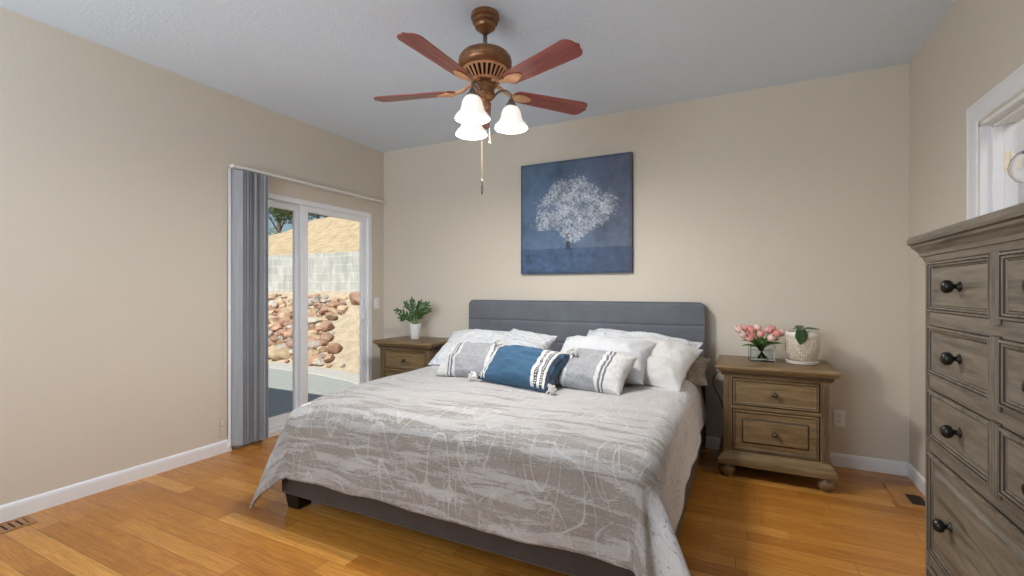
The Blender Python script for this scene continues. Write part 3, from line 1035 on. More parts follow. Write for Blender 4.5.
# ------------------------------------------------------------------ pillows
def pillow_mat(name, base, base2=None, style='plain', stops=None):
    m = Mat(name)
    uv = m.n('UVMap'); uv.uv_map = 'face'
    sep = m.n('SeparateXYZ'); m.l(uv.outputs[0], sep.inputs[0])
    v = m.coord('Object')
    n1 = m.noise(v, 350, 2)
    n2 = m.noise(v, 9, 3)
    h = m.math('ADD', m.math('MULTIPLY', n1, 0.2), m.math('MULTIPLY', n2, 1.2))
    if stops:
        c = m.ramp(sep.outputs[0], stops, 'CONSTANT')
        vo = m.noise(m.coord('Object', (1, 1, 1)), 60, 3, 0.6)
        c = m.mix(1.0, c, m.ramp(vo, [(0.35, (0.88,) * 3), (0.6, (1.06,) * 3)]), 'MULTIPLY')
        m.col(c)
        h = m.math('ADD', h, m.math('MULTIPLY', vo, 0.6))
    else:
        m.col(m.mix(m.noise(v, 20, 3), base, base2 or base))
    if style == 'rib':
        w = m.math('SINE', m.math('MULTIPLY', sep.outputs[1], 95.0))
        h = m.math('ADD', h, m.math('MULTIPLY', w, 0.9))
    if style == 'quilt':
        vo = m.n('TexVoronoi'); vo.inputs['Scale'].default_value = 34
        m.l(v, vo.inputs['Vector'])
        h = m.math('ADD', h, m.math('MULTIPLY', vo.outputs['Distance'], -1.6))
    m.set(Roughness=0.95)
    m.b.inputs['Sheen Weight'].default_value = 0.1
    m.bump(h, 0.8, 0.010)
    return m.m

def pillow(name, W, Hh, Tk, loc, tilt, yaw=0, roll=0, mat=None, label='', cat='pillow', seed=0, pinch=0.06, flange=0.0, sag=0.0, group=None):
    bm = NB()
    uvl = bm.loops.layers.uv.new('face')
    n = 36
    def surf(side):
        g = []
        for j in range(n + 1):
            row = []
            for i in range(n + 1):
                u = -1 + 2 * i / n; v = -1 + 2 * j / n
                # denser towards the edges
                u = math.sin(u * PI / 2) * 0.35 + u * 0.65; v = math.sin(v * PI / 2) * 0.35 + v * 0.65
                cu, cv = min(1, abs(u) / (1 - flange)), min(1, abs(v) / (1 - flange * W / Hh))
                t = Tk / 2 * max(0, (1 - cu ** 2.6)) ** 0.5 * max(0, (1 - cv ** 2.4)) ** 0.5
                x = W / 2 * u * (1 - pinch * (1 - v * v) * abs(u) ** 3)
                z = Hh / 2 * v * (1 - pinch * (1 - u * u) * abs(v) ** 3)
                w = noise.noise(Vector((u * 2.2 + seed, v * 2.2, seed * 1.7 + side))) * 0.10 + noise.noise(Vector((u * 6 + seed, v * 6, side * 3))) * 0.07
                # creases radiating from the corners
                rr = math.hypot(1 - abs(u), 1 - abs(v))
                ang = math.atan2(1 - abs(v), 1 - abs(u) + 1e-6)
                w += 0.10 * math.sin(ang * 14 + seed) * math.exp(-rr * 3.0) * min(1, rr * 5)
                t *= 1 + w * 2.4
                e = 0.006 * noise.noise(Vector((u * 4, v * 4, seed + 9)))
                z -= sag * math.sin(PI * (i / n)) * max(0, v) * 0
                row.append((bm.verts.new((x + e, side * t + 0.004 * side + (0.015 * noise.noise(Vector((u * 1.5, v * 1.5, seed + 3)))), z + Hh / 2 + e)), ((u + 1) / 2, (v + 1) / 2)))
            g.append(row)
        return g
    A, B = surf(-1), surf(1)
    def face(q):
        f = bm.faces.new([k[0] for k in q])
        for lp, k in zip(f.loops, q): lp[uvl].uv = k[1]
    for j in range(n):
        for i in range(n):
            face((A[j][i], A[j][i + 1], A[j + 1][i + 1], A[j + 1][i]))
            face((B[j][i], B[j + 1][i], B[j + 1][i + 1], B[j][i + 1]))
    for k in range(n):
        face((A[0][k], B[0][k], B[0][k + 1], A[0][k + 1])); face((A[n][k], A[n][k + 1], B[n][k + 1], B[n][k]))
        face((A[k][0], A[k + 1][0], B[k + 1][0], B[k][0])); face((A[k][n], B[k][n], B[k + 1][n], A[k + 1][n]))
    o = obj(name, bm, mat, smooth=True)
    o.location = loc
    o.rotation_mode = 'XYZ'
    Mx = Matrix.Rotation(R(yaw), 4, 'Z') @ Matrix.Rotation(-R(tilt), 4, 'X') @ Matrix.Rotation(R(roll), 4, 'Y')
    o.rotation_euler = Mx.to_euler()
    tag(o, label, cat, group)
    return o
WHT = (0.69, 0.70, 0.72); WH2 = (0.63, 0.64, 0.66)
M_pw = pillow_mat('white_cotton', (0.60, 0.605, 0.62), (0.55, 0.555, 0.57))
M_pq = pillow_mat('white_scalloped', WHT, WH2, 'quilt')
M_pr = pillow_mat('white_ribbed', WHT, WH2, 'rib')
M_pc = pillow_mat('cream_cotton', (0.62, 0.605, 0.58), (0.56, 0.545, 0.52))
M_pt = pillow_mat('tan_quilted', (0.40, 0.33, 0.25), (0.30, 0.245, 0.18), 'quilt')
cr, dk, gy = (0.63, 0.615, 0.60), (0.15, 0.155, 0.18), (0.34, 0.34, 0.355)
M_ps = pillow_mat('grey_striped', cr, None, 'plain', [(0.0, cr), (0.165, dk), (0.185, cr), (0.205, dk), (0.235, cr), (0.285, gy), (0.68, cr), (0.73, dk), (0.755, cr), (0.775, dk), (0.80, cr)])
M_pb = pillow_mat('deep_blue_linen', (0.030, 0.085, 0.155), (0.040, 0.11, 0.19))
Z0 = 0.622
pillow('sham_pillow', 0.78, 0.50, 0.20, (-1.89, 3.09, Z0 + 0.01), 63, 6, 0, M_pq, 'white scalloped sham pillow at the back left, behind the left grey striped pillow', seed=1, flange=0.04)
pillow('ribbed_pillow', 0.42, 0.41, 0.15, (-1.50, 2.93, Z0 + 0.02), 48, -6, 8, M_pr, 'white ribbed cushion with pointed corner peeking out behind the blue pillow', seed=2, pinch=0.12)
pillow('sham_pillow', 0.90, 0.50, 0.23, (-0.785, 3.22, Z0 + 0.02), 61, -4, 7, M_pq, 'white scalloped sham pillow at the back right, against the headboard', seed=4, flange=0.05)
pillow('bed_pillow', 0.64, 0.44, 0.22, (-0.65, 3.04, Z0 + 0.015), 60, -8, 7, M_pc, 'smooth cream white pillow at the right edge of the bed', seed=5, flange=0.03)
pillow('bed_pillow', 0.66, 0.38, 0.20, (-0.87, 2.92, Z0 + 0.04), 55, -4, 1, M_pw, 'white pillow standing just behind the right grey striped pillow', seed=6, pinch=0.09)
pillow('quilted_pillow', 0.62, 0.40, 0.15, (-0.52, 3.36, Z0 - 0.02), 74, 0, 0, M_pt, 'tan quilted pillow lying lowest beside the headboard at the right bed edge', seed=7)
pillow('lumbar_pillow', 0.56, 0.31, 0.16, (-1.69, 2.74, Z0 + 0.010), 52, 4, 0, M_ps, 'grey striped lumbar pillow on the left, overlapped by the blue pillow', seed=8)
pillow('lumbar_pillow', 0.52, 0.31, 0.17, (-0.885, 2.70, Z0 + 0.012), 52, -9, 2, M_ps, 'grey striped lumbar pillow on the right with cream ends and dark bands', seed=9)
bp = pillow('blue_lumbar_pillow', 0.56, 0.31, 0.17, (-1.30, 2.60, Z0 + 0.018), 52, -8, 2, M_pb, 'deep blue lumbar pillow with white woven bands and corner tassels, front of the bed', seed=10)
# trim bands wrapped on the pillow face
M_trim = fabric('ivory_braid', (0.62, 0.60, 0.56), (0.84, 0.82, 0.79), 300, bump=0.6)
M_navy = fabric('navy_end', (0.02, 0.035, 0.06), (0.035, 0.055, 0.09), 300)
def pf(u, v, off=0.0, seed=10, W=0.56, Hh=0.31, Tk=0.17, pinch=0.07):
    cu, cv = min(1, abs(u)), min(1, abs(v))
    t = Tk / 2 * max(0, (1 - cu ** 2.6)) ** 0.5 * max(0, (1 - cv ** 2.4)) ** 0.5
    w = noise.noise(Vector((u * 2.2 + seed, v * 2.2, seed * 1.7 - 1))) * 0.10 + noise.noise(Vector((u * 6 + seed, v * 6, -3))) * 0.07
    rr = math.hypot(1 - abs(u), 1 - abs(v)); ang = math.atan2(1 - abs(v), 1 - abs(u) + 1e-6)
    w += 0.10 * math.sin(ang * 14 + seed) * math.exp(-rr * 3.0) * min(1, rr * 5)
    t *= 1 + w * 2.4
    x = W / 2 * u * (1 - pinch * (1 - v * v) * abs(u) ** 3); z = Hh / 2 * v * (1 - pinch * (1 - u * u) * abs(v) ** 3)
    return Vector((x, -t - 0.004 - off + 0.015 * noise.noise(Vector((u * 1.5, v * 1.5, seed + 3))), z + Hh / 2))
def band(name, u0, u1, off, mat, nseg=4):
    bm = NB()
    rows = []
    for j in range(41):
        v = -0.995 + 1.99 * j / 40
        rows.append([bm.verts.new(pf(u0 + (u1 - u0) * i / nseg, v, off)) for i in range(nseg + 1)])
    for a, b in zip(rows, rows[1:]):
        for i in range(nseg): bm.faces.new((a[i], a[i + 1], b[i + 1], b[i]))
    o = obj(name, bm, mat, bp, smooth=True)
    s_ = o.modifiers.new('solid', 'SOLIDIFY'); s_.thickness = 0.004; s_.offset = 0
    return o
def knots(u, n, mat, r=0.0045, name='knot_trim'):
    bm = NB()
    for j in range(n):
        v = -0.95 + 1.9 * (j + 0.5) / n
        ball(bm, pf(u, v, 0.004), r, (1.6, 1, 1), 8, 5)
    return obj(name, bm, mat, bp, smooth=True)
band('navy_band', 0.60, 0.985, 0.001, M_navy, 6)
band('ivory_band', 0.52, 0.60, 0.004, M_trim)
band('ivory_band', 0.68, 0.75, 0.004, M_trim)
band('ivory_band', 0.82, 0.875, 0.004, M_trim)
for u in (0.635, 0.785): knots(u, 22, M_trim)
band('navy_band', -0.985, -0.80, 0.001, M_navy, 4)
band('ivory_band', -0.80, -0.755, 0.004, M_trim)
band('ivory_band', -0.875, -0.84, 0.004, M_trim)
knots(-0.915, 22, M_trim)
def tassel(u, v, dirx, dirz):
    bm = NB()
    rnd = random.Random(int(u * 10 + v * 3 + 50))
    p0 = pf(u * 0.99, v * 0.99, 0.004)
    c = p0 + Vector((dirx * 0.022, -0.006, dirz * 0.012))
    tube(bm, [p0, c], 0.004, 6)
    ball(bm, c, 0.017, (1, 1, 1), 10, 7)
    for k in range(54):
        d = Vector((dirx * 0.6 + rnd.uniform(-0.55, 0.55), rnd.uniform(-0.75, 0.35), dirz * 0.35 + rnd.uniform(-0.6, 0.5))).normalized()
        e = c + d * rnd.uniform(0.030, 0.042)
        e.z -= 0.008
        tube(bm, [c, c + d * 0.024, e], [0.003, 0.0042, 0.003], 5)
    obj('tassel', bm, M_trim, bp)
for u, v, dx, dz in ((-1, -1, -1, 0.5), (1, -1, 0.6, 0.45), (-1, 1, -0.5, 1), (1, 1, 0.8, 1)): tassel(u, v, dx, dz)

# ------------------------------------------------------------------ nightstands
M_glaze = plain('dark_glaze', (0.045, 0.032, 0.022), 0.6)
M_nsw = wood('weathered_oak', (0.095, 0.058, 0.024), (0.180, 0.116, 0.052), (0.275, 0.185, 0.090), axis='X', rough=0.42)
M_nswv = wood('weathered_oak_upright', (0.095, 0.058, 0.024), (0.180, 0.116, 0.052), (0.275, 0.185, 0.090), axis='Z', rough=0.42)
def knob_bm(r=0.014):
    bm = NB()
    Mr = Matrix.Rotation(R(90), 4, 'X')
    lathe(bm, [(r * 0.9, 0), (r * 0.9, 0.002), (r * 0.5, 0.005), (r * 0.40, 0.010), (r * 0.55, 0.014), (r * 1.0, 0.017), (r * 1.2, 0.024), (r * 1.12, 0.031), (r * 0.7, 0.0365), (r * 0.1, 0.038)], 20, M=Mr)
    return bm
def drawer(parent, x0, x1, z0, z1, y, mat, knobs_x, raised=False, knob_r=0.014, knob_mat=None):
    bm = NB()
    if raised:
        prof = [(0, -0.05), (0, 0.004), (-0.003, 0.008), (-0.010, 0.008), (-0.014, 0.003), (-0.020, 0.001), (-0.052, 0.001), (-0.060, 0.009), (-0.062, 0.010)]
    else:
        prof = [(0, -0.05), (0, 0.004), (-0.003, 0.008), (-0.010, 0.008), (-0.014, 0.003), (-0.020, 0.001), (-0.022, 0.001)]
    rect_loft(bm, x0, x1, z0, z1, prof, M=T(0, y, 0) @ MV, dark=(3, 6) if raised else (3,))
    d = obj('drawer', bm, [mat, M_glaze], parent, bevel=0.0008, seg=1)
    for kx in knobs_x:
        obj('knob', knob_bm(knob_r), knob_mat or M_bronze, d, smooth=True, loc=(kx, y - (0.010 if raised else 0.001), (z0 + z1) / 2))
    return d
def nightstand(loc, label):
    t = empty('nightstand', loc, 0, label, 'nightstand', )
    D = 0.44
    bm = NB()
    rect_loft(bm, -0.300, 0.300, 0.0, D, [(0.004, 0.668), (0.008, 0.676), (0.012, 0.680), (0.014, 0.692), (0.024, 0.702), (0.036, 0.708), (0.038, 0.714)], dark=(2,))
    rect_loft(bm, -0.300, 0.300, 0.0, D - 0.03, [(0.036, 0.714), (0.043, 0.719), (0.046, 0.728), (0.043, 0.738), (0.036, 0.744), (0.030, 0.745)])
    obj('table_top', bm, [M_nsw, M_glaze], t)
    # carcass
    bm = NB()
    for sx in (-1, 1):
        a, b = sorted((sx * 0.295, sx * 0.245))
        box(bm, a, b, 0.0, 0.06, 0.16, 0.67)
        a, b = sorted((sx * 0.287, sx * 0.268))
        box(bm, a, b, 0.06, D, 0.16, 0.67)
        for q in (0.254, 0.264, 0.276, 0.286):
            a, b = sorted((sx * (q - 0.0012), sx * (q + 0.0012))); box(bm, a, b, -0.0012, 0.001, 0.185, 0.655, 1)
        tube(bm, [(sx * 0.270, 0.0, 0.19), (sx * 0.270, 0.0, 0.65)], 0.0042, 8)
    box(bm, -0.27, 0.27, D - 0.02, D, 0.16, 0.67)
    obj('side_post', bm, [M_nswv, M_glaze], t, bevel=0.0006, seg=1)
    for a, b in ((0.655, 0.672), (0.452, 0.476), (0.158, 0.178)):
        bm = NB(); box(bm, -0.246, 0.246, 0.004, 0.05, a, b)
        obj('rail', bm, M_nsw, t, bevel=0.002, seg=1)
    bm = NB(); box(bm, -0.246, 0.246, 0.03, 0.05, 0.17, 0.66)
    obj('drawer_gap_shade', bm, M_dark, t)  # dark sheet that paints the shade in the gaps around the drawers
    drawer(t, -0.239, 0.239, 0.482, 0.650, 0.010, M_nsw, [0.0])
    drawer(t, -0.239, 0.239, 0.184, 0.446, 0.010, M_nsw, [0.0], True)
    bm = NB()
    rect_loft(bm, -0.295, 0.295, 0.0, D, [(0.020, 0.088), (0.034, 0.090), (0.036, 0.118), (0.032, 0.130), (0.020, 0.138), (0.014, 0.152), (0.006, 0.160), (0.0, 0.170)])
    obj('base_moulding', bm, M_nsw, t)
    for sx in (-1, 1):
        for yy in (0.02, D - 0.05):
            bm = NB(); lathe(bm, [(0.030, 0), (0.034, 0.006), (0.030, 0.014), (0.046, 0.026), (0.052, 0.045), (0.050, 0.060), (0.038, 0.074), (0.040, 0.089)], 24, c=(sx * 0.275, yy, 0))
            obj('bun_foot', bm, M_nsw, t, smooth=True)
    return t
nightstand((0.183, 3.385, 0), 'brown wooden nightstand right of the bed, holding the tulips and the woven planter')
n2 = nightstand((-2.875, 3.475, 0), 'wooden nightstand left of the bed near the sliding door, holding the white potted plant')

# ------------------------------------------------------------------ tall dresser
M_dr = wood('grey_brown_oak', (0.055, 0.043, 0.030), (0.140, 0.114, 0.082), (0.225, 0.190, 0.142), axis='X', rough=0.42)
M_drv = wood('grey_brown_oak_upright', (0.055, 0.043, 0.030), (0.140, 0.114, 0.082), (0.225, 0.190, 0.142), axis='Z', rough=0.42)
dr = empty('dresser', (0.491, 1.36, 0), R(-90), 'tall grey-brown wooden dresser with dark round knobs standing against the right wall', 'dresser')
HWd, Dd = 0.44, 0.465
bm = NB()
rect_loft(bm, -HWd, HWd, 0, Dd, [(0.0, 1.318), (0.003, 1.326), (0.006, 1.334), (0.010, 1.336), (0.012, 1.346), (0.020, 1.358), (0.026, 1.364), (0.028, 1.370)])
rect_loft(bm, -HWd, HWd, 0, Dd - 0.02, [(0.026, 1.370), (0.033, 1.374), (0.035, 1.382), (0.033, 1.392), (0.028, 1.398), (0.02, 1.399)])
obj('top', bm, M_dr, dr)
bm = NB()
for sx in (-1, 1):
    a, b = sorted((sx * (HWd - 0.002), sx * 0.405)); box(bm, a, b, 0, 0.06, 0.12, 1.32)
    a, b = sorted((sx * (HWd - 0.012), sx * 0.41)); box(bm, a, b, 0.06, Dd, 0.12, 1.32)
    tube(bm, [(sx * 0.412, -0.001, 0.13), (sx * 0.412, -0.001, 1.31)], 0.005, 8)
box(bm, -0.42, 0.42, Dd - 0.015, Dd, 0.12, 1.32)
obj('side_post', bm, M_drv, dr, bevel=0.002, seg=1)
rows = [(1.174, 1.316), (0.990, 1.132), (0.803, 0.946)]
wide = [(0.468, 0.762), (0.136, 0.428)]
bm = NB()
edges = [1.316, 1.320, 1.174, 1.132, 0.990, 0.946, 0.803, 0.762, 0.468, 0.428, 0.136, 0.12]
for a, b in ((1.316, 1.322), (1.132, 1.174), (0.946, 0.990), (0.762, 0.803), (0.428, 0.468), (0.12, 0.136)): box(bm, -0.406, 0.406, 0.002, 0.05, a, b)
obj('rail', bm, M_dr, dr, bevel=0.002, seg=1)
for (a, b) in rows:
    bm = NB()
    box(bm, -0.018, 0.018, 0.0, 0.05, a - 0.006, b + 0.006, 1)
    for q in (-0.0125, 0.0, 0.0125): tube(bm, [(q, -0.0015, a - 0.012), (q, -0.0015, b + 0.004)], 0.0058, 8)
    obj('divider', bm, [M_drv, M_glaze], dr)
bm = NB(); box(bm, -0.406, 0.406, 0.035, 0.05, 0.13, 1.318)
obj('drawer_gap_shade', bm, M_dark, dr)  # near-black board standing in for shade between the dresser drawers
def dframe(x0, x1, z0, z1):
    """moulding ring around a drawer opening"""
    bm = NB()
    prof = [(0.0, 0.0), (-0.001, 0.006), (-0.006, 0.0065), (-0.0075, 0.002), (-0.0095, 0.004), (-0.013, 0.003), (-0.0145, -0.001), (-0.018, -0.003), (-0.020, -0.02)]
    loops = []
    for off, zz in prof:
        loops.append([T(0, 0, 0) @ MV @ Vector(p) for p in ((x0 - off, z0 - off, zz), (x1 + off, z0 - off, zz), (x1 + off, z1 + off, zz), (x0 - off, z1 + off, zz))])
    loft(bm, loops, False, False, dark=(2, 5, 7))
    obj('drawer_moulding', bm, [M_drv, M_glaze], dr)
for (a, b) in rows:
    for sx in (-1, 1):
        x0, x1 = sorted((sx * 0.020, sx * 0.404))
        dframe(x0, x1, a, b)
        bm = NB(); rect_loft(bm, x0 + 0.019, x1 - 0.019, a + 0.019, b - 0.019, [(0, -0.03), (0, -0.003), (-0.002, -0.002)], M=MV)
        d = obj('drawer', bm, M_dr, dr)
        obj('knob', knob_bm(0.0145), M_black, d, smooth=True, loc=((x0 + x1) / 2 + 0.016 * (1 if sx < 0 else -1), 0.002, (a + b) / 2))
for (a, b) in wide:
    dframe(-0.404, 0.404, a, b)
    bm = NB(); rect_loft(bm, -0.385, 0.385, a + 0.019, b - 0.019, [(0, -0.03), (0, -0.004), (-0.022, -0.004), (-0.030, 0.003), (-0.034, 0.004)], M=MV)
    d = obj('drawer', bm, M_dr, dr)
    for kx in (-0.235, 0.235): obj('knob', knob_bm(0.0145), M_black, d, smooth=True, loc=(kx, -0.003, (a + b) / 2))
bm = NB()
rect_loft(bm, -HWd, HWd, 0, Dd, [(0.018, 0.07), (0.020, 0.11), (0.010, 0.125), (0.0, 0.135)])
obj('base_moulding', bm, M_dr, dr)
for sx in (-1, 1):
    for yy in (0.03, Dd - 0.06):
        bm = NB(); lathe(bm, [(0.030, 0), (0.045, 0.012), (0.050, 0.035), (0.040, 0.06), (0.040, 0.072)], 20, c=(sx * 0.40, yy, 0))
        obj('bun_foot', bm, M_dr, dr, smooth=True)

# clear glass globe lamp on the dresser (cut by the picture's edge)
mgl = Mat('lamp_glass'); mgl.set(Base_Color=(1, 1, 1), Roughness=0.0, IOR=1.45, Transmission_Weight=1.0); M_gl = mgl.m
gl = empty('glass_globe_lamp', (0.715, 1.762, 1.399), 0, 'clear glass globe lamp on a polished steel stem standing on the tall dresser', 'lamp')
bm = NB(); lathe(bm, [(0.045, 0), (0.045, 0.008), (0.02, 0.016), (0.008, 0.03), (0.007, 0.09), (0.012, 0.10), (0.010, 0.115), (0.022, 0.13), (0.026, 0.145), (0.02, 0.15)], 24)
obj('stem', bm, M_steel, gl, smooth=True)
bm = NB()
lathe(bm, [(0.024, 0.146), (0.045, 0.158), (0.058, 0.178), (0.062, 0.200), (0.056, 0.226), (0.040, 0.246), (0.020, 0.256), (0.0195, 0.254), (0.039, 0.243), (0.054, 0.225), (0.0595, 0.200), (0.056, 0.180), (0.044, 0.161), (0.024, 0.149)], 32, cap=False)
obj('globe', bm, M_gl, gl, smooth=True)
bm = NB(); lathe(bm, [(0.012, 0.148), (0.013, 0.175), (0.008, 0.185), (0.011, 0.20), (0.009, 0.215), (0.002, 0.222)], 16)
obj('candle_socket', bm, M_steel, gl, smooth=True)

gl.scale = (0.88, 0.88, 0.88)
# black cable behind the right nightstand
bm = NB()
tube(bm, spline([(-0.118, 3.62, 0.70), (-0.15, 3.60, 0.655), (-0.185, 3.60, 0.61), (-0.185, 3.60, 0.55), (-0.155, 3.62, 0.48), (-0.135, 3.66, 0.42), (-0.13, 3.78, 0.36), (-0.13, 3.90, 0.34)], 6), 0.004, 8)
tag(obj('power_cable', bm, plain('black_rubber', (0.015, 0.015, 0.015), 0.5), smooth=True), 'black cable looping between the headboard and the right nightstand', 'cable')

# ------------------------------------------------------------------ plants and vases
def leaf_mat(name, a, b, rough=0.35):
    m = Mat(name); v = m.coord('Object')
    m.col(m.mix(m.noise(v, 25, 3), a, b)); m.set(Roughness=rough); return m.m
M_leaf = leaf_mat('zz_leaf', (0.022, 0.066, 0.016), (0.06, 0.145, 0.035), 0.25)
M_stem = leaf_mat('green_stem', (0.10, 0.20, 0.05), (0.16, 0.28, 0.08))
M_soil = plain('potting_soil', (0.035, 0.025, 0.018), 0.95)
M_ceramic = plain('white_ceramic', (0.80, 0.80, 0.80), 0.25)
def leaf(bm, p, d, up, L_, w, fold=0.25, mi=0, curl=0.12, heart=False):
    d = d.normalized(); s_ = d.cross(up).normalized(); nrm = s_.cross(d).normalized()
    n = 8
    rows = []
    for i in range(n + 1):
        t = i / n
        if heart:
            ww = w * (math.sin(PI * min(1, t * 0.92 + 0.06)) ** 0.6) * (1 - t) ** 0.35 * 1.15
        else: ww = w * math.sin(PI * (t * 0.94 + 0.03)) ** 0.8 * (1 - 0.25 * t)
        back = -0.10 * L_ * (1 - t) if heart and t < 0.2 else 0
        c = p + d * (L_ * t) - nrm * (curl * L_ * t * t)
        rows.append([bm.verts.new(c - s_ * ww + nrm * fold * ww + d * back), bm.verts.new(c - s_ * ww * 0.5 + nrm * fold * ww * 0.35), bm.verts.new(c), bm.verts.new(c + s_ * ww * 0.5 + nrm * fold * ww * 0.35), bm.verts.new(c + s_ * ww + nrm * fold * ww + d * back)])
    for a, b in zip(rows, rows[1:]):
        for i in range(4):
            f = bm.faces.new((a[i], a[i + 1], b[i + 1], b[i])); f.material_index = mi
def thick(o, t=0.0012):
    s_ = o.modifiers.new('solid', 'SOLIDIFY'); s_.thickness = t; s_.offset = 0
    return o
zz = empty('potted_plant', (-2.93, 3.71, 0.745), 0, 'small green leafy plant in a white pot on the left nightstand', 'plant')
bm = NB(); lathe(bm, [(0.043, 0), (0.046, 0.003), (0.060, 0.138), (0.063, 0.140), (0.063, 0.150), (0.058, 0.150), (0.055, 0.125), (0.01, 0.12)], 32)
obj('pot', bm, M_ceramic, zz, auto=40)
bm = NB(); lathe(bm, [(0.054, 0.121), (0.054, 0.130), (0.03, 0.134)], 20); obj('soil', bm, M_soil, zz)
rnd = random.Random(5)
rv_ = Vector((math.cos(YAW), math.sin(YAW), 0)); fv_ = Vector((-math.sin(YAW), math.cos(YAW), 0))
for k, (lx, dz_, fx) in enumerate(((-0.175, 0.125, 0.0), (-0.10, 0.19, 0.05), (-0.02, 0.225, -0.03), (0.04, 0.20, 0.06), (0.115, 0.19, 0.0), (0.15, 0.14, -0.05), (-0.115, 0.06, -0.06), (0.06, 0.12, -0.07))):
    b0 = Vector((rnd.uniform(-0.015, 0.015), rnd.uniform(-0.015, 0.015), 0.125))
    tip = rv_ * lx + fv_ * fx + Vector((0, 0, 0.15 + dz_))
    mid = b0.lerp(tip, 0.5) + Vector((0, 0, 0.03)) - rv_ * lx * 0.12
    sp = spline([b0, mid, tip], 8)
    bm = NB(); tube(bm, sp, [0.0045 - 0.0028 * i / (len(sp) - 1) for i in range(len(sp))], 6)
    st = obj('stem', bm, M_stem, zz, smooth=True)
    bm = NB()
    for i in range(5, len(sp), 2):
        d = (sp[i] - sp[i - 1]).normalized()
        for sg in (-1, 1):
            side = d.cross(fv_ + Vector((0, 0, 0.2))).normalized() * sg
            leaf(bm, sp[i], d * 0.9 + side * 0.75 + fv_ * rnd.uniform(-0.3, 0.3), Vector((rnd.uniform(-0.5, 0.5), -1, 0.8)), rnd.uniform(0.042, 0.058), 0.0125, 0.2)
    leaf(bm, sp[-1], (sp[-1] - sp[-2]), Vector((0.1, -1, 0.5)), 0.05, 0.011)
    thick(obj('leaves', bm, M_leaf, st, smooth=True), 0.001)

# square glass vase with water and pink tulips
VX, VY, VZ = 0.118, 3.62, 0.745
vase = empty('glass_vase', (VX, VY, VZ), R(8), 'clear square glass vase of water on the right nightstand, holding pink tulips', 'vase')
mva = Mat('vase_glass'); mva.set(Base_Color=(0.93, 0.97, 0.98), Roughness=0.02, IOR=1.45, Transmission_Weight=1.0)
bm = NB()
a_ = 0.078
rect_loft(bm, -a_, a_, -a_ * 0.7, a_ * 0.7, [(0, 0.0), (0, 0.115), (-0.005, 0.115), (-0.005, 0.012)])
obj('vase_body', bm, mva.m, vase, bevel=0.002)
mwa = Mat('vase_water'); mwa.set(Base_Color=(0.92, 0.96, 0.97), Roughness=0.0, IOR=1.33, Transmission_Weight=1.0)
bm = NB(); rect_loft(bm, -a_ + 0.0056, a_ - 0.0056, -a_ * 0.7 + 0.0056, a_ * 0.7 - 0.0056, [(0, 0.0126), (0, 0.075)])
obj('water', bm, mwa.m, vase)
def tulip_mat(name, a, b):
    m = Mat(name); v = m.coord('Object'); 
    m.col(m.mix(m.noise(v, 30, 3), a, b)); m.set(Roughness=0.5)
    m.b.inputs['Subsurface Weight'].default_value = 0.15; m.b.inputs['Subsurface Radius'].default_value = (0.01, 0.005, 0.004)
    return m.m
TM = [tulip_mat('tulip_pink', (0.80, 0.32, 0.30), (0.86, 0.48, 0.45)), tulip_mat('tulip_blush', (0.86, 0.52, 0.48), (0.90, 0.68, 0.62)), tulip_mat('tulip_coral', (0.76, 0.24, 0.20), (0.84, 0.38, 0.33))]
M_tleaf = leaf_mat('tulip_leaf', (0.09, 0.20, 0.035), (0.20, 0.36, 0.09), 0.4)
def tulip(dx, h, dy, mi, seed, lab):
    rnd = random.Random(seed)
    base = rv_ * (-dx * 0.30) + fv_ * (-dy * 0.3) + Vector((0, 0, 0.018))
    base.x = max(-0.05, min(0.05, base.x)); base.y = max(-0.03, min(0.03, base.y))
    t = empty('tulip', (VX, VY, VZ), 0, lab, 'flower', 'pink tulips in the glass vase')
    hd = rv_ * (dx * 1.08 - 0.012) + fv_ * dy + Vector((0, 0, h + 0.016))
    rim = base.lerp(hd, 0.5); rim.z = 0.12
    sp = spline([base, rim, hd], 7)
    bm = NB(); tube(bm, sp, 0.0035, 6); obj('stem', bm, M_stem, t, smooth=True)
    dd = (sp[-1] - sp[-2]).normalized(); dd = (dd + Vector((0, 0, 0.4))).normalized()
    q = Vector((0, 0, 1)).rotation_difference(dd).to_matrix().to_4x4()
    M0 = T(*hd) @ q
    bm = NB()
    for ring, (n_, ro, ln) in enumerate(((3, 0.023, 0.054), (3, 0.0265, 0.056))):
        for k in range(n_):
            a0 = 2 * PI * k / 3 + ring * PI / 3 + seed
            rows = []
            for i in range(8):
                tt = i / 7
                rr = ro * math.sin(PI * (0.10 + 0.80 * tt)) ** 0.7 * (1 - 0.25 * tt)
                wa = 0.95 * (1 - tt ** 3.0) + 0.05
                rows.append([bm.verts.new(M0 @ Vector((rr * math.cos(a0 + wa * u), rr * math.sin(a0 + wa * u), ln * tt - 0.002 * u * u))) for u in (-1, -0.5, 0, 0.5, 1)])
            for a, b in zip(rows, rows[1:]):
                for i in range(4): bm.faces.new((a[i], a[i + 1], b[i + 1], b[i]))
    thick(obj('blossom', bm, TM[mi], t, smooth=True), 0.0015)
    bm = NB()
    for k in range(1 if seed % 2 else 2):
        pz = sp[5 + 2 * k]
        ld = rv_ * (dx * 1.2 + rnd.uniform(-0.12, 0.12)) + fv_ * rnd.uniform(-0.12, 0.02) + Vector((0, 0, rnd.uniform(0.04, 0.12)))
        leaf(bm, pz, ld, Vector((0, -0.3, 1)), rnd.uniform(0.09, 0.14), 0.018, 0.4, curl=0.3)
    thick(obj('leaf', bm, M_tleaf, t, smooth=True), 0.001)
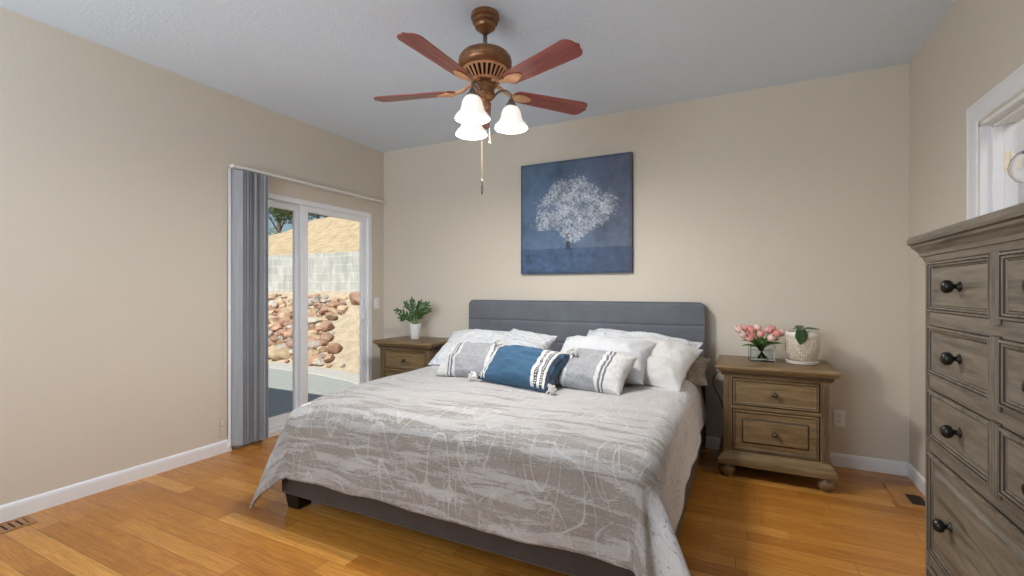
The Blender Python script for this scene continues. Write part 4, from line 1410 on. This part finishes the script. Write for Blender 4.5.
tl = [(-0.125, 0.185, 0.00, 1), (-0.115, 0.155, -0.04, 1), (-0.080, 0.185, 0.03, 0), (-0.085, 0.135, -0.06, 0), (-0.04, 0.175, 0.02, 2), (-0.02, 0.155, -0.05, 0), (0.005, 0.185, 0.04, 1), (0.025, 0.135, -0.07, 1),
      (0.045, 0.175, -0.01, 0), (0.065, 0.155, -0.05, 2), (0.085, 0.180, 0.03, 0), (0.105, 0.160, -0.02, 1), (-0.055, 0.145, -0.02, 2)]
for i, (a, h_, b, mi) in enumerate(tl):
    tulip(a, h_, b, mi, i + 1, 'pink tulip in the square glass vase on the right nightstand')

# woven textured planter with heart-shaped leaves
pl = empty('potted_plant', (0.355, 3.625, 0.745), 0, 'heart-leaved plant in a cream textured planter on the right nightstand', 'plant')
mpp = Mat('cream_hobnail')
uvn = mpp.coord('Object')
vo = mpp.n('TexVoronoi'); vo.inputs['Scale'].default_value = 75; vo.inputs['Randomness'].default_value = 0.35; mpp.l(uvn, vo.inputs['Vector'])
mpp.col(mpp.ramp(vo.outputs['Distance'], [(0.25, (0.78, 0.70, 0.58)), (0.75, (0.46, 0.34, 0.24))])); mpp.set(Roughness=0.5); mpp.bump(mpp.math('MULTIPLY', vo.outputs['Distance'], -1.0), 0.6, 0.006)
M_cream = plain('cream_glaze', (0.78, 0.72, 0.62), 0.4)
bm = NB(); lathe(bm, [(0.070, 0.022), (0.078, 0.03), (0.094, 0.075), (0.101, 0.115), (0.102, 0.150), (0.097, 0.178)], 40)
obj('pot', bm, mpp.m, pl, smooth=True)
bm = NB(); lathe(bm, [(0.097, 0.176), (0.101, 0.182), (0.100, 0.200), (0.094, 0.212), (0.090, 0.212), (0.088, 0.195), (0.02, 0.19)], 40)
obj('pot_rim', bm, M_cream, pl, auto=40)
bm = NB(); lathe(bm, [(0.080, 0), (0.092, 0.004), (0.099, 0.022), (0.096, 0.024), (0.086, 0.014), (0.07, 0.012)], 40)
obj('saucer', bm, M_cream, pl, auto=40)
bm = NB(); lathe(bm, [(0.087, 0.190), (0.087, 0.200), (0.04, 0.204)], 24); obj('soil', bm, M_soil, pl)
M_hleaf = leaf_mat('heart_leaf', (0.020, 0.060, 0.018), (0.04, 0.11, 0.03), 0.3)
for (p0, d, up, L_, w) in ((rv_ * 0.0 - fv_ * 0.03, rv_ * -1 + fv_ * -0.2 + Vector((0, 0, 0.03)), Vector((0, 0, 1)), 0.10, 0.026),
                           (rv_ * -0.008 + Vector((-0.097, -0.995, 0)) * 0.112, Vector((-0.097, -0.995, 0)) * 0.12 + Vector((0, 0, -1)), -fv_ + Vector((0, 0, 0.3)), 0.098, 0.043),
                           (rv_ * 0.02 - fv_ * 0.02, rv_ * 1 + fv_ * 0.1 + Vector((0, 0, -0.03)), Vector((0, -0.3, 1)), 0.10, 0.024),
                           (rv_ * 0.0 + fv_ * 0.03, rv_ * 0.5 + fv_ * 0.8 + Vector((0, 0, 0.2)), Vector((0, 0, 1)), 0.08, 0.03)):
    p1 = Vector((p0.x, p0.y, 0.232))
    bm = NB(); tube(bm, spline([(p0.x * 0.3, p0.y * 0.3, 0.20), (p0.x * 0.6, p0.y * 0.6, 0.232), tuple(p1)], 4), 0.0022, 6)
    st = obj('stem', bm, M_stem, pl, smooth=True)
    bm = NB(); leaf(bm, p1, d, up, L_, w, 0.18, curl=0.03, heart=True)
    thick(obj('leaf', bm, M_hleaf, st, smooth=True), 0.0012)

# ------------------------------------------------------------------ outside
def outdoor_mat(name, a, b, scale, rough=0.95, bump=0.5, detail=5, dist=0.03):
    m = Mat(name); v = m.coord('Object')
    n1 = m.noise(v, scale, detail, 0.65)
    m.col(m.ramp(n1, [(0.3, a), (0.7, b)])); m.set(Roughness=rough); m.bump(n1, bump, dist); return m.m
M_soil2 = outdoor_mat('sandy_soil', (0.38, 0.30, 0.21), (0.60, 0.50, 0.38), 7)
M_grass = outdoor_mat('dry_grass', (0.38, 0.28, 0.165), (0.66, 0.53, 0.36), 5, detail=8, dist=0.08)
M_conc = outdoor_mat('concrete_kerb', (0.46, 0.45, 0.42), (0.60, 0.58, 0.54), 14, bump=0.2)
md = Mat('grey_deck_boards'); v = md.coord('Object')
w_ = md.n('TexWave', wave_type='BANDS', bands_direction='X', wave_profile='SAW'); w_.inputs['Scale'].default_value = 0.314 / 0.14 ; md.l(v, w_.inputs['Vector'])
gap = md.ramp(w_.outputs['Fac'], [(0.0, (0, 0, 0)), (0.06, (1, 1, 1)), (0.94, (1, 1, 1)), (1.0, (0, 0, 0))])
md.col(md.mix(gap, (0.10, 0.115, 0.12), md.mix(md.noise(md.coord('Object', (10, 0.8, 1)), 3, 4), (0.36, 0.38, 0.365), (0.47, 0.49, 0.465))))
md.set(Roughness=0.7); md.bump(gap, 0.4, 0.01)
bm = NB(); box(bm, -11.5, XL - WT - 0.005, -3.0, 5.32, -0.20, -0.12)
struct('deck', bm, md.m)
bm = NB()
lo = []
for X_, Y_ in ((-14, 5.52), (-9, 5.52), (-7, 5.50), (-6, 5.42), (-5.2, 5.25), (-4.4, 4.95), (-3.7, 4.6)):
    lo.append([Vector((X_, Y_ - 0.22, -0.24)), Vector((X_, Y_ - 0.22, -0.105)), Vector((X_, Y_ + 0.18, -0.10)), Vector((X_, Y_ + 0.18, -0.24))])
loft(bm, lo); struct('kerb', bm, M_conc, bevel=0.01)
# sloping ground from the kerb to the block wall, hillside above
def slope_z(X, Y):
    t = min(1.0, max(0.0, (Y - 5.6) / 2.35))
    left = -0.16 + 1.32 * t ** 0.9
    right = -0.16 + 1.04 * t ** 1.1
    k = min(1, max(0, (X + 7.6) / 1.6))
    return left * (1 - k) + right * k + 0.05 * noise.noise(Vector((X * 1.3, Y * 1.3, 2)))
bm = NB()
gy = []
for j in range(41):
    Y_ = 4.7 + j * (8.05 - 4.7) / 40
    gy.append([bm.verts.new((-15 + i * 0.2, Y_, slope_z(-15 + i * 0.2, Y_) if Y_ > 5.5 else -0.19)) for i in range(58)])
for a, b in zip(gy, gy[1:]):
    for i in range(57): bm.faces.new((a[i], a[i + 1], b[i + 1], b[i]))
struct('ground_bank', bm, M_soil2, smooth=True)
bm = NB()
gy = []
def hill_z(X, Y):
    k = (Y - 8.2) / 5.8
    z = 2.10 + k * (2.15 + 0.135 * (X + 14.7)) if Y <= 14 else 2.10 + (2.15 + 0.135 * (X + 14.7)) + (Y - 14) * 0.03
    z += 0.10 * noise.noise(Vector((X * 0.5, Y * 0.5, 7))) * min(1, k * 3)
    # foreground swell with a hollow behind it
    sw = min(1, max(0, (X + 15.6) / 2))
    z += 0.28 * sw * math.exp(-((Y - 11.6 + (X + 14) * 0.25) / 0.9) ** 2) - 0.25 * sw * math.exp(-((Y - 13.0 + (X + 14) * 0.25) / 0.7) ** 2)
    return max(1.2, z)
for j in range(50):
    Y_ = 8.2 + j * 0.42
    gy.append([bm.verts.new((-36 + i * 0.8, Y_, hill_z(-36 + i * 0.8, Y_))) for i in range(46)])
for a, b in zip(gy, gy[1:]):
    for i in range(45): bm.faces.new((a[i], a[i + 1], b[i + 1], b[i]))
struct('hillside', bm, M_grass, smooth=True)
bm = NB(); box(bm, -60, 40, -40, 60, -0.6, -0.26)
struct('ground', bm, M_soil2)
# block retaining wall
mb = Mat('concrete_block'); v = mb.coord('Object')
bk = mb.n('TexBrick'); bk.inputs['Scale'].default_value = 1; bk.inputs['Brick Width'].default_value = 0.405; bk.inputs['Row Height'].default_value = 0.203; bk.inputs['Mortar Size'].default_value = 0.008
bk.inputs['Color1'].default_value = (0.50, 0.51, 0.50, 1); bk.inputs['Color2'].default_value = (0.62, 0.625, 0.60, 1); bk.inputs['Mortar'].default_value = (0.70, 0.69, 0.66, 1)
sp_ = mb.n('SeparateXYZ'); mb.l(v, sp_.inputs[0]); cb_ = mb.n('CombineXYZ'); mb.l(sp_.outputs[0], cb_.inputs[0]); mb.l(sp_.outputs[2], cb_.inputs[1]); mb.l(cb_.outputs[0], bk.inputs['Vector'])
mb.col(mb.mix(1.0, bk.outputs['Color'], mb.ramp(mb.noise(mb.coord('Object', (3, 1, 0.8)), 2.5, 5, 0.7), [(0.3, (0.68,) * 3), (0.7, (1.1,) * 3)]), 'MULTIPLY'))
mb.set(Roughness=0.95); mb.bump(bk.outputs['Fac'], -0.3, 0.01)
bm = NB()
box(bm, -16, -3.4, 8.0, 8.2, 0.3, 2.12)
tag(obj('retaining_wall', bm, mb.m), 'grey concrete block retaining wall between the rock bank and the dry hillside', 'wall')
# timber steps cut in the bank
M_timber = outdoor_mat('weathered_timber', (0.48, 0.38, 0.27), (0.68, 0.57, 0.43), 12, bump=0.2)
for X_, Y_, L_ in ((-6.55, 6.72, 1.5), (-6.65, 7.15, 1.3)):
    bm = NB(); box(bm, -L_ / 2, L_ / 2, -0.06, 0.06, -0.05, 0.06)
    tag(obj('timber_step', bm, M_timber, bevel=0.008, loc=(X_, Y_, slope_z(X_, Y_) + 0.02), rot=(0, 0, R(-3))),
        ('lower' if Y_ < 7 else 'upper') + ' timber step edge on the sandy bank seen through the right glass pane', 'step')
# rocks: one object each
def rock_mesh(seed):
    bm = NB()
    bmesh.ops.create_icosphere(bm, subdivisions=3, radius=0.5)
    rnd = random.Random(seed)
    pl_ = [(Vector((rnd.gauss(0, 1), rnd.gauss(0, 1), rnd.gauss(0, 1))).normalized(), rnd.uniform(0.30, 0.44)) for _ in range(9)]
    for v in bm.verts:
        for n_, d_ in pl_:
            e = v.co.dot(n_) - d_
            if e > 0: v.co -= n_ * e * 0.92
        v.co *= 1 + 0.10 * noise.noise(v.co * 4 + Vector((seed, 0, 0)))
    return bm
def rock_mat(name, a, b):
    m = Mat(name); v = m.coord('Object')
    oi = m.n('ObjectInfo')
    c = m.ramp(m.noise(v, 3.5, 5, 0.65), [(0.3, a), (0.7, b)])
    c = m.mix(1.0, c, m.ramp(oi.outputs['Random'], [(0, (0.75,) * 3), (1, (1.2,) * 3)]), 'MULTIPLY')
    m.col(c); m.set(Roughness=0.95); m.bump(m.noise(v, 8, 5), 0.5, 0.05); return m.m
RM = {'rusty': rock_mat('rust_rock', (0.34, 0.19, 0.13), (0.58, 0.38, 0.28)),
      'grey': rock_mat('grey_rock', (0.34, 0.30, 0.26), (0.60, 0.54, 0.47)),
      'tan': rock_mat('tan_rock', (0.46, 0.32, 0.20), (0.70, 0.55, 0.39))}
protos = {}
rnd = random.Random(21)
for kind in RM:
    protos[kind] = []
    for q in range(4):
        me = bpy.data.meshes.new('rock')
        b_ = rock_mesh(q * 3 + len(kind) * 7); b_.to_mesh(me); b_.free()
        me.materials.append(RM[kind])
        for p in me.polygons: p.use_smooth = True
        me.set_sharp_from_angle(angle=R(28))
        protos[kind].append(me)
def px_of(X, Y):
    c_, s_ = math.cos(YAW), math.sin(YAW)
    return 512 + 463 * (c_ * X + s_ * Y) / (-s_ * X + c_ * Y)
def add_rock(X, Y, size, kind, lift=0.15):
    o = bpy.data.objects.new('rock', rnd.choice(protos[kind])); COL.objects.link(o)
    o.location = (X, Y, slope_z(X, Y) + size * lift)
    o.scale = (size * rnd.uniform(0.9, 1.35), size * rnd.uniform(0.8, 1.1), size * rnd.uniform(0.6, 0.85))
    o.rotation_euler = (rnd.uniform(-0.4, 0.4), rnd.uniform(-0.4, 0.4), rnd.uniform(0, 6.28))
    lab = {'rusty': 'rust red rock in the bank below the grey block wall', 'grey': 'greyish rock in the bank below the grey block wall', 'tan': 'tan rock in the bank below the grey block wall'}[kind]
    tag(o, lab, 'rock', kind + ' rocks on the bank')
y_ = 5.74
while y_ < 7.78:
    x_ = -12.2
    while x_ < -5.9:
        X_, Y_ = x_ + rnd.uniform(-0.07, 0.07), y_ + rnd.uniform(-0.06, 0.06)
        px = px_of(X_, Y_)
        lim = 326 + 24 * (Y_ - 5.7) / 2.2 + rnd.uniform(-6, 6)
        if 246 < px < lim:
            s_ = rnd.choice((0.12, 0.15, 0.19, 0.23, 0.28, 0.34)) * (1 if Y_ < 7.5 else 0.7)
            kd = rnd.choices(['rusty', 'grey', 'tan'], [0.5, 0.22, 0.28])[0]
            add_rock(X_, Y_, s_, kd)
        x_ += 0.17
    y_ += 0.15
for (px_x, Y_, s_, kd) in ((-5.55, 5.80, 0.34, 'rusty'), (-5.25, 5.86, 0.30, 'rusty'), (-5.75, 5.95, 0.22, 'tan'), (-5.4, 6.1, 0.26, 'rusty'), (-7.45, 7.55, 0.50, 'rusty'), (-6.4, 5.75, 0.14, 'tan'), (-6.1, 5.78, 0.12, 'grey')):
    add_rock(px_x, Y_, s_, kd)
# trees beyond the hill
def tree(loc, h, cr, lab, mat, seed, n=2600, leafs=0.16, name='tree', zc=0.62):
    rnd = random.Random(seed)
    t = empty(name, loc, 0, lab, 'tree', None)
    bm = NB()
    tube(bm, [(0, 0, -0.3), (0.05, 0.02, h * 0.3), (0.0, 0.1, h * 0.6)], [0.16, 0.12, 0.07], 10)
    ends = []
    for k in range(9):
        a = rnd.uniform(0, 6.28); zz_ = h * rnd.uniform(0.25, 0.55)
        e = Vector((cr * 0.7 * math.cos(a), cr * 0.7 * math.sin(a), h * rnd.uniform(0.45, 0.92)))
        tube(bm, spline([(0.03, 0.03, zz_), (e.x * 0.4, e.y * 0.4, zz_ + (e.z - zz_) * 0.6), tuple(e)], 4), [0.06, 0.05, 0.045, 0.04, 0.035, 0.03, 0.025, 0.02, 0.015], 6)
        ends.append(e)
    obj('trunk', bm, M_bark, t)
    blobs = [(e, cr * rnd.uniform(0.28, 0.45)) for e in ends] + [(Vector((rnd.uniform(-0.4, 0.4) * cr, rnd.uniform(-0.4, 0.4) * cr, h * rnd.uniform(0.55, 0.95))), cr * rnd.uniform(0.3, 0.5)) for _ in range(7)]
    bm = NB()
    for _ in range(n):
        c, r_ = rnd.choice(blobs)
        d = Vector((rnd.gauss(0, 1), rnd.gauss(0, 1), rnd.gauss(0, 1))).normalized()
        p = c + d * r_ * rnd.uniform(0.45, 1.0)
        ld = Vector((rnd.uniform(-1, 1), rnd.uniform(-1, 1), rnd.uniform(-0.6, 0.6))).normalized()
        sd_ = ld.cross(Vector((rnd.uniform(-1, 1), rnd.uniform(-1, 1), 1))).normalized()
        s_ = leafs * rnd.uniform(0.6, 1.2)
        vs = [bm.verts.new(p - ld * s_ * 0.5), bm.verts.new(p + sd_ * s_ * 0.3), bm.verts.new(p + ld * s_ * 0.5), bm.verts.new(p - sd_ * s_ * 0.3)]
        bm.faces.new(vs)
    obj('foliage', bm, mat, t)
M_bark = outdoor_mat('bark', (0.10, 0.075, 0.055), (0.20, 0.16, 0.12), 8)
M_oak = leaf_mat('oak_foliage', (0.05, 0.10, 0.035), (0.13, 0.20, 0.07), 0.6)
M_shrub = leaf_mat('shrub_foliage', (0.12, 0.19, 0.04), (0.24, 0.32, 0.08), 0.6)
def hz(x, y): return hill_z(x, y)
tree((-20.9, 17.0, hz(-20.9, 17)), 3.6, 1.5, 'dark green tree beyond the hill seen through the left glass pane', M_oak, 3, 6000)
tree((-23.6, 17.6, hz(-23.6, 17.6)), 4.6, 1.6, 'tall tree whose drooping branches cross the blue sky at the left glass edge', M_oak, 8, 4200)
tree((-19.4, 17.6, hz(-19.4, 17.6)), 3.6, 1.3, 'green tree behind the hill crest seen through the right glass pane', M_oak, 5, 3000)
tree((-21.9, 15.2, hz(-21.9, 15.2) - 0.4), 1.4, 0.9, 'low yellow-green shrub on the hill crest at the left edge of the glass door', M_shrub, 9, 2200, 0.12, 'shrub')
# roof and eaves, plus an unseen cover added to shade the deck
M_roof = plain('roof_grey', (0.25, 0.24, 0.23), 0.9)
bm = NB(); box(bm, XL - WT - 0.45, 3.6, YR - WT - 2.0, YB + WT + 0.3, H + 0.14, H + 0.26)  # unseen rear overhang lengthened to block sun at the rear opening
struct('roof', bm, M_roof)
pcv = empty('deck_shade_cover', (-6.5, -0.2, -0.12), 0, 'unseen flat cover on posts, added to shade the deck left of the sliding door', 'patio cover')
tag(pcv, kind='structure')
boxes('cover_roof', [(-2.9, 2.75, -2.6, 2.08, 2.60, 2.72)], M_roof, pcv, 0.01)
for px_, py_ in ((-2.75, 1.9), (-2.75, -2.4), (2.2, 1.9), (2.2, -2.4)): boxes('post', [(px_ - 0.05, px_ + 0.05, py_ - 0.05, py_ + 0.05, 0, 2.6)], M_white, pcv, 0.005)
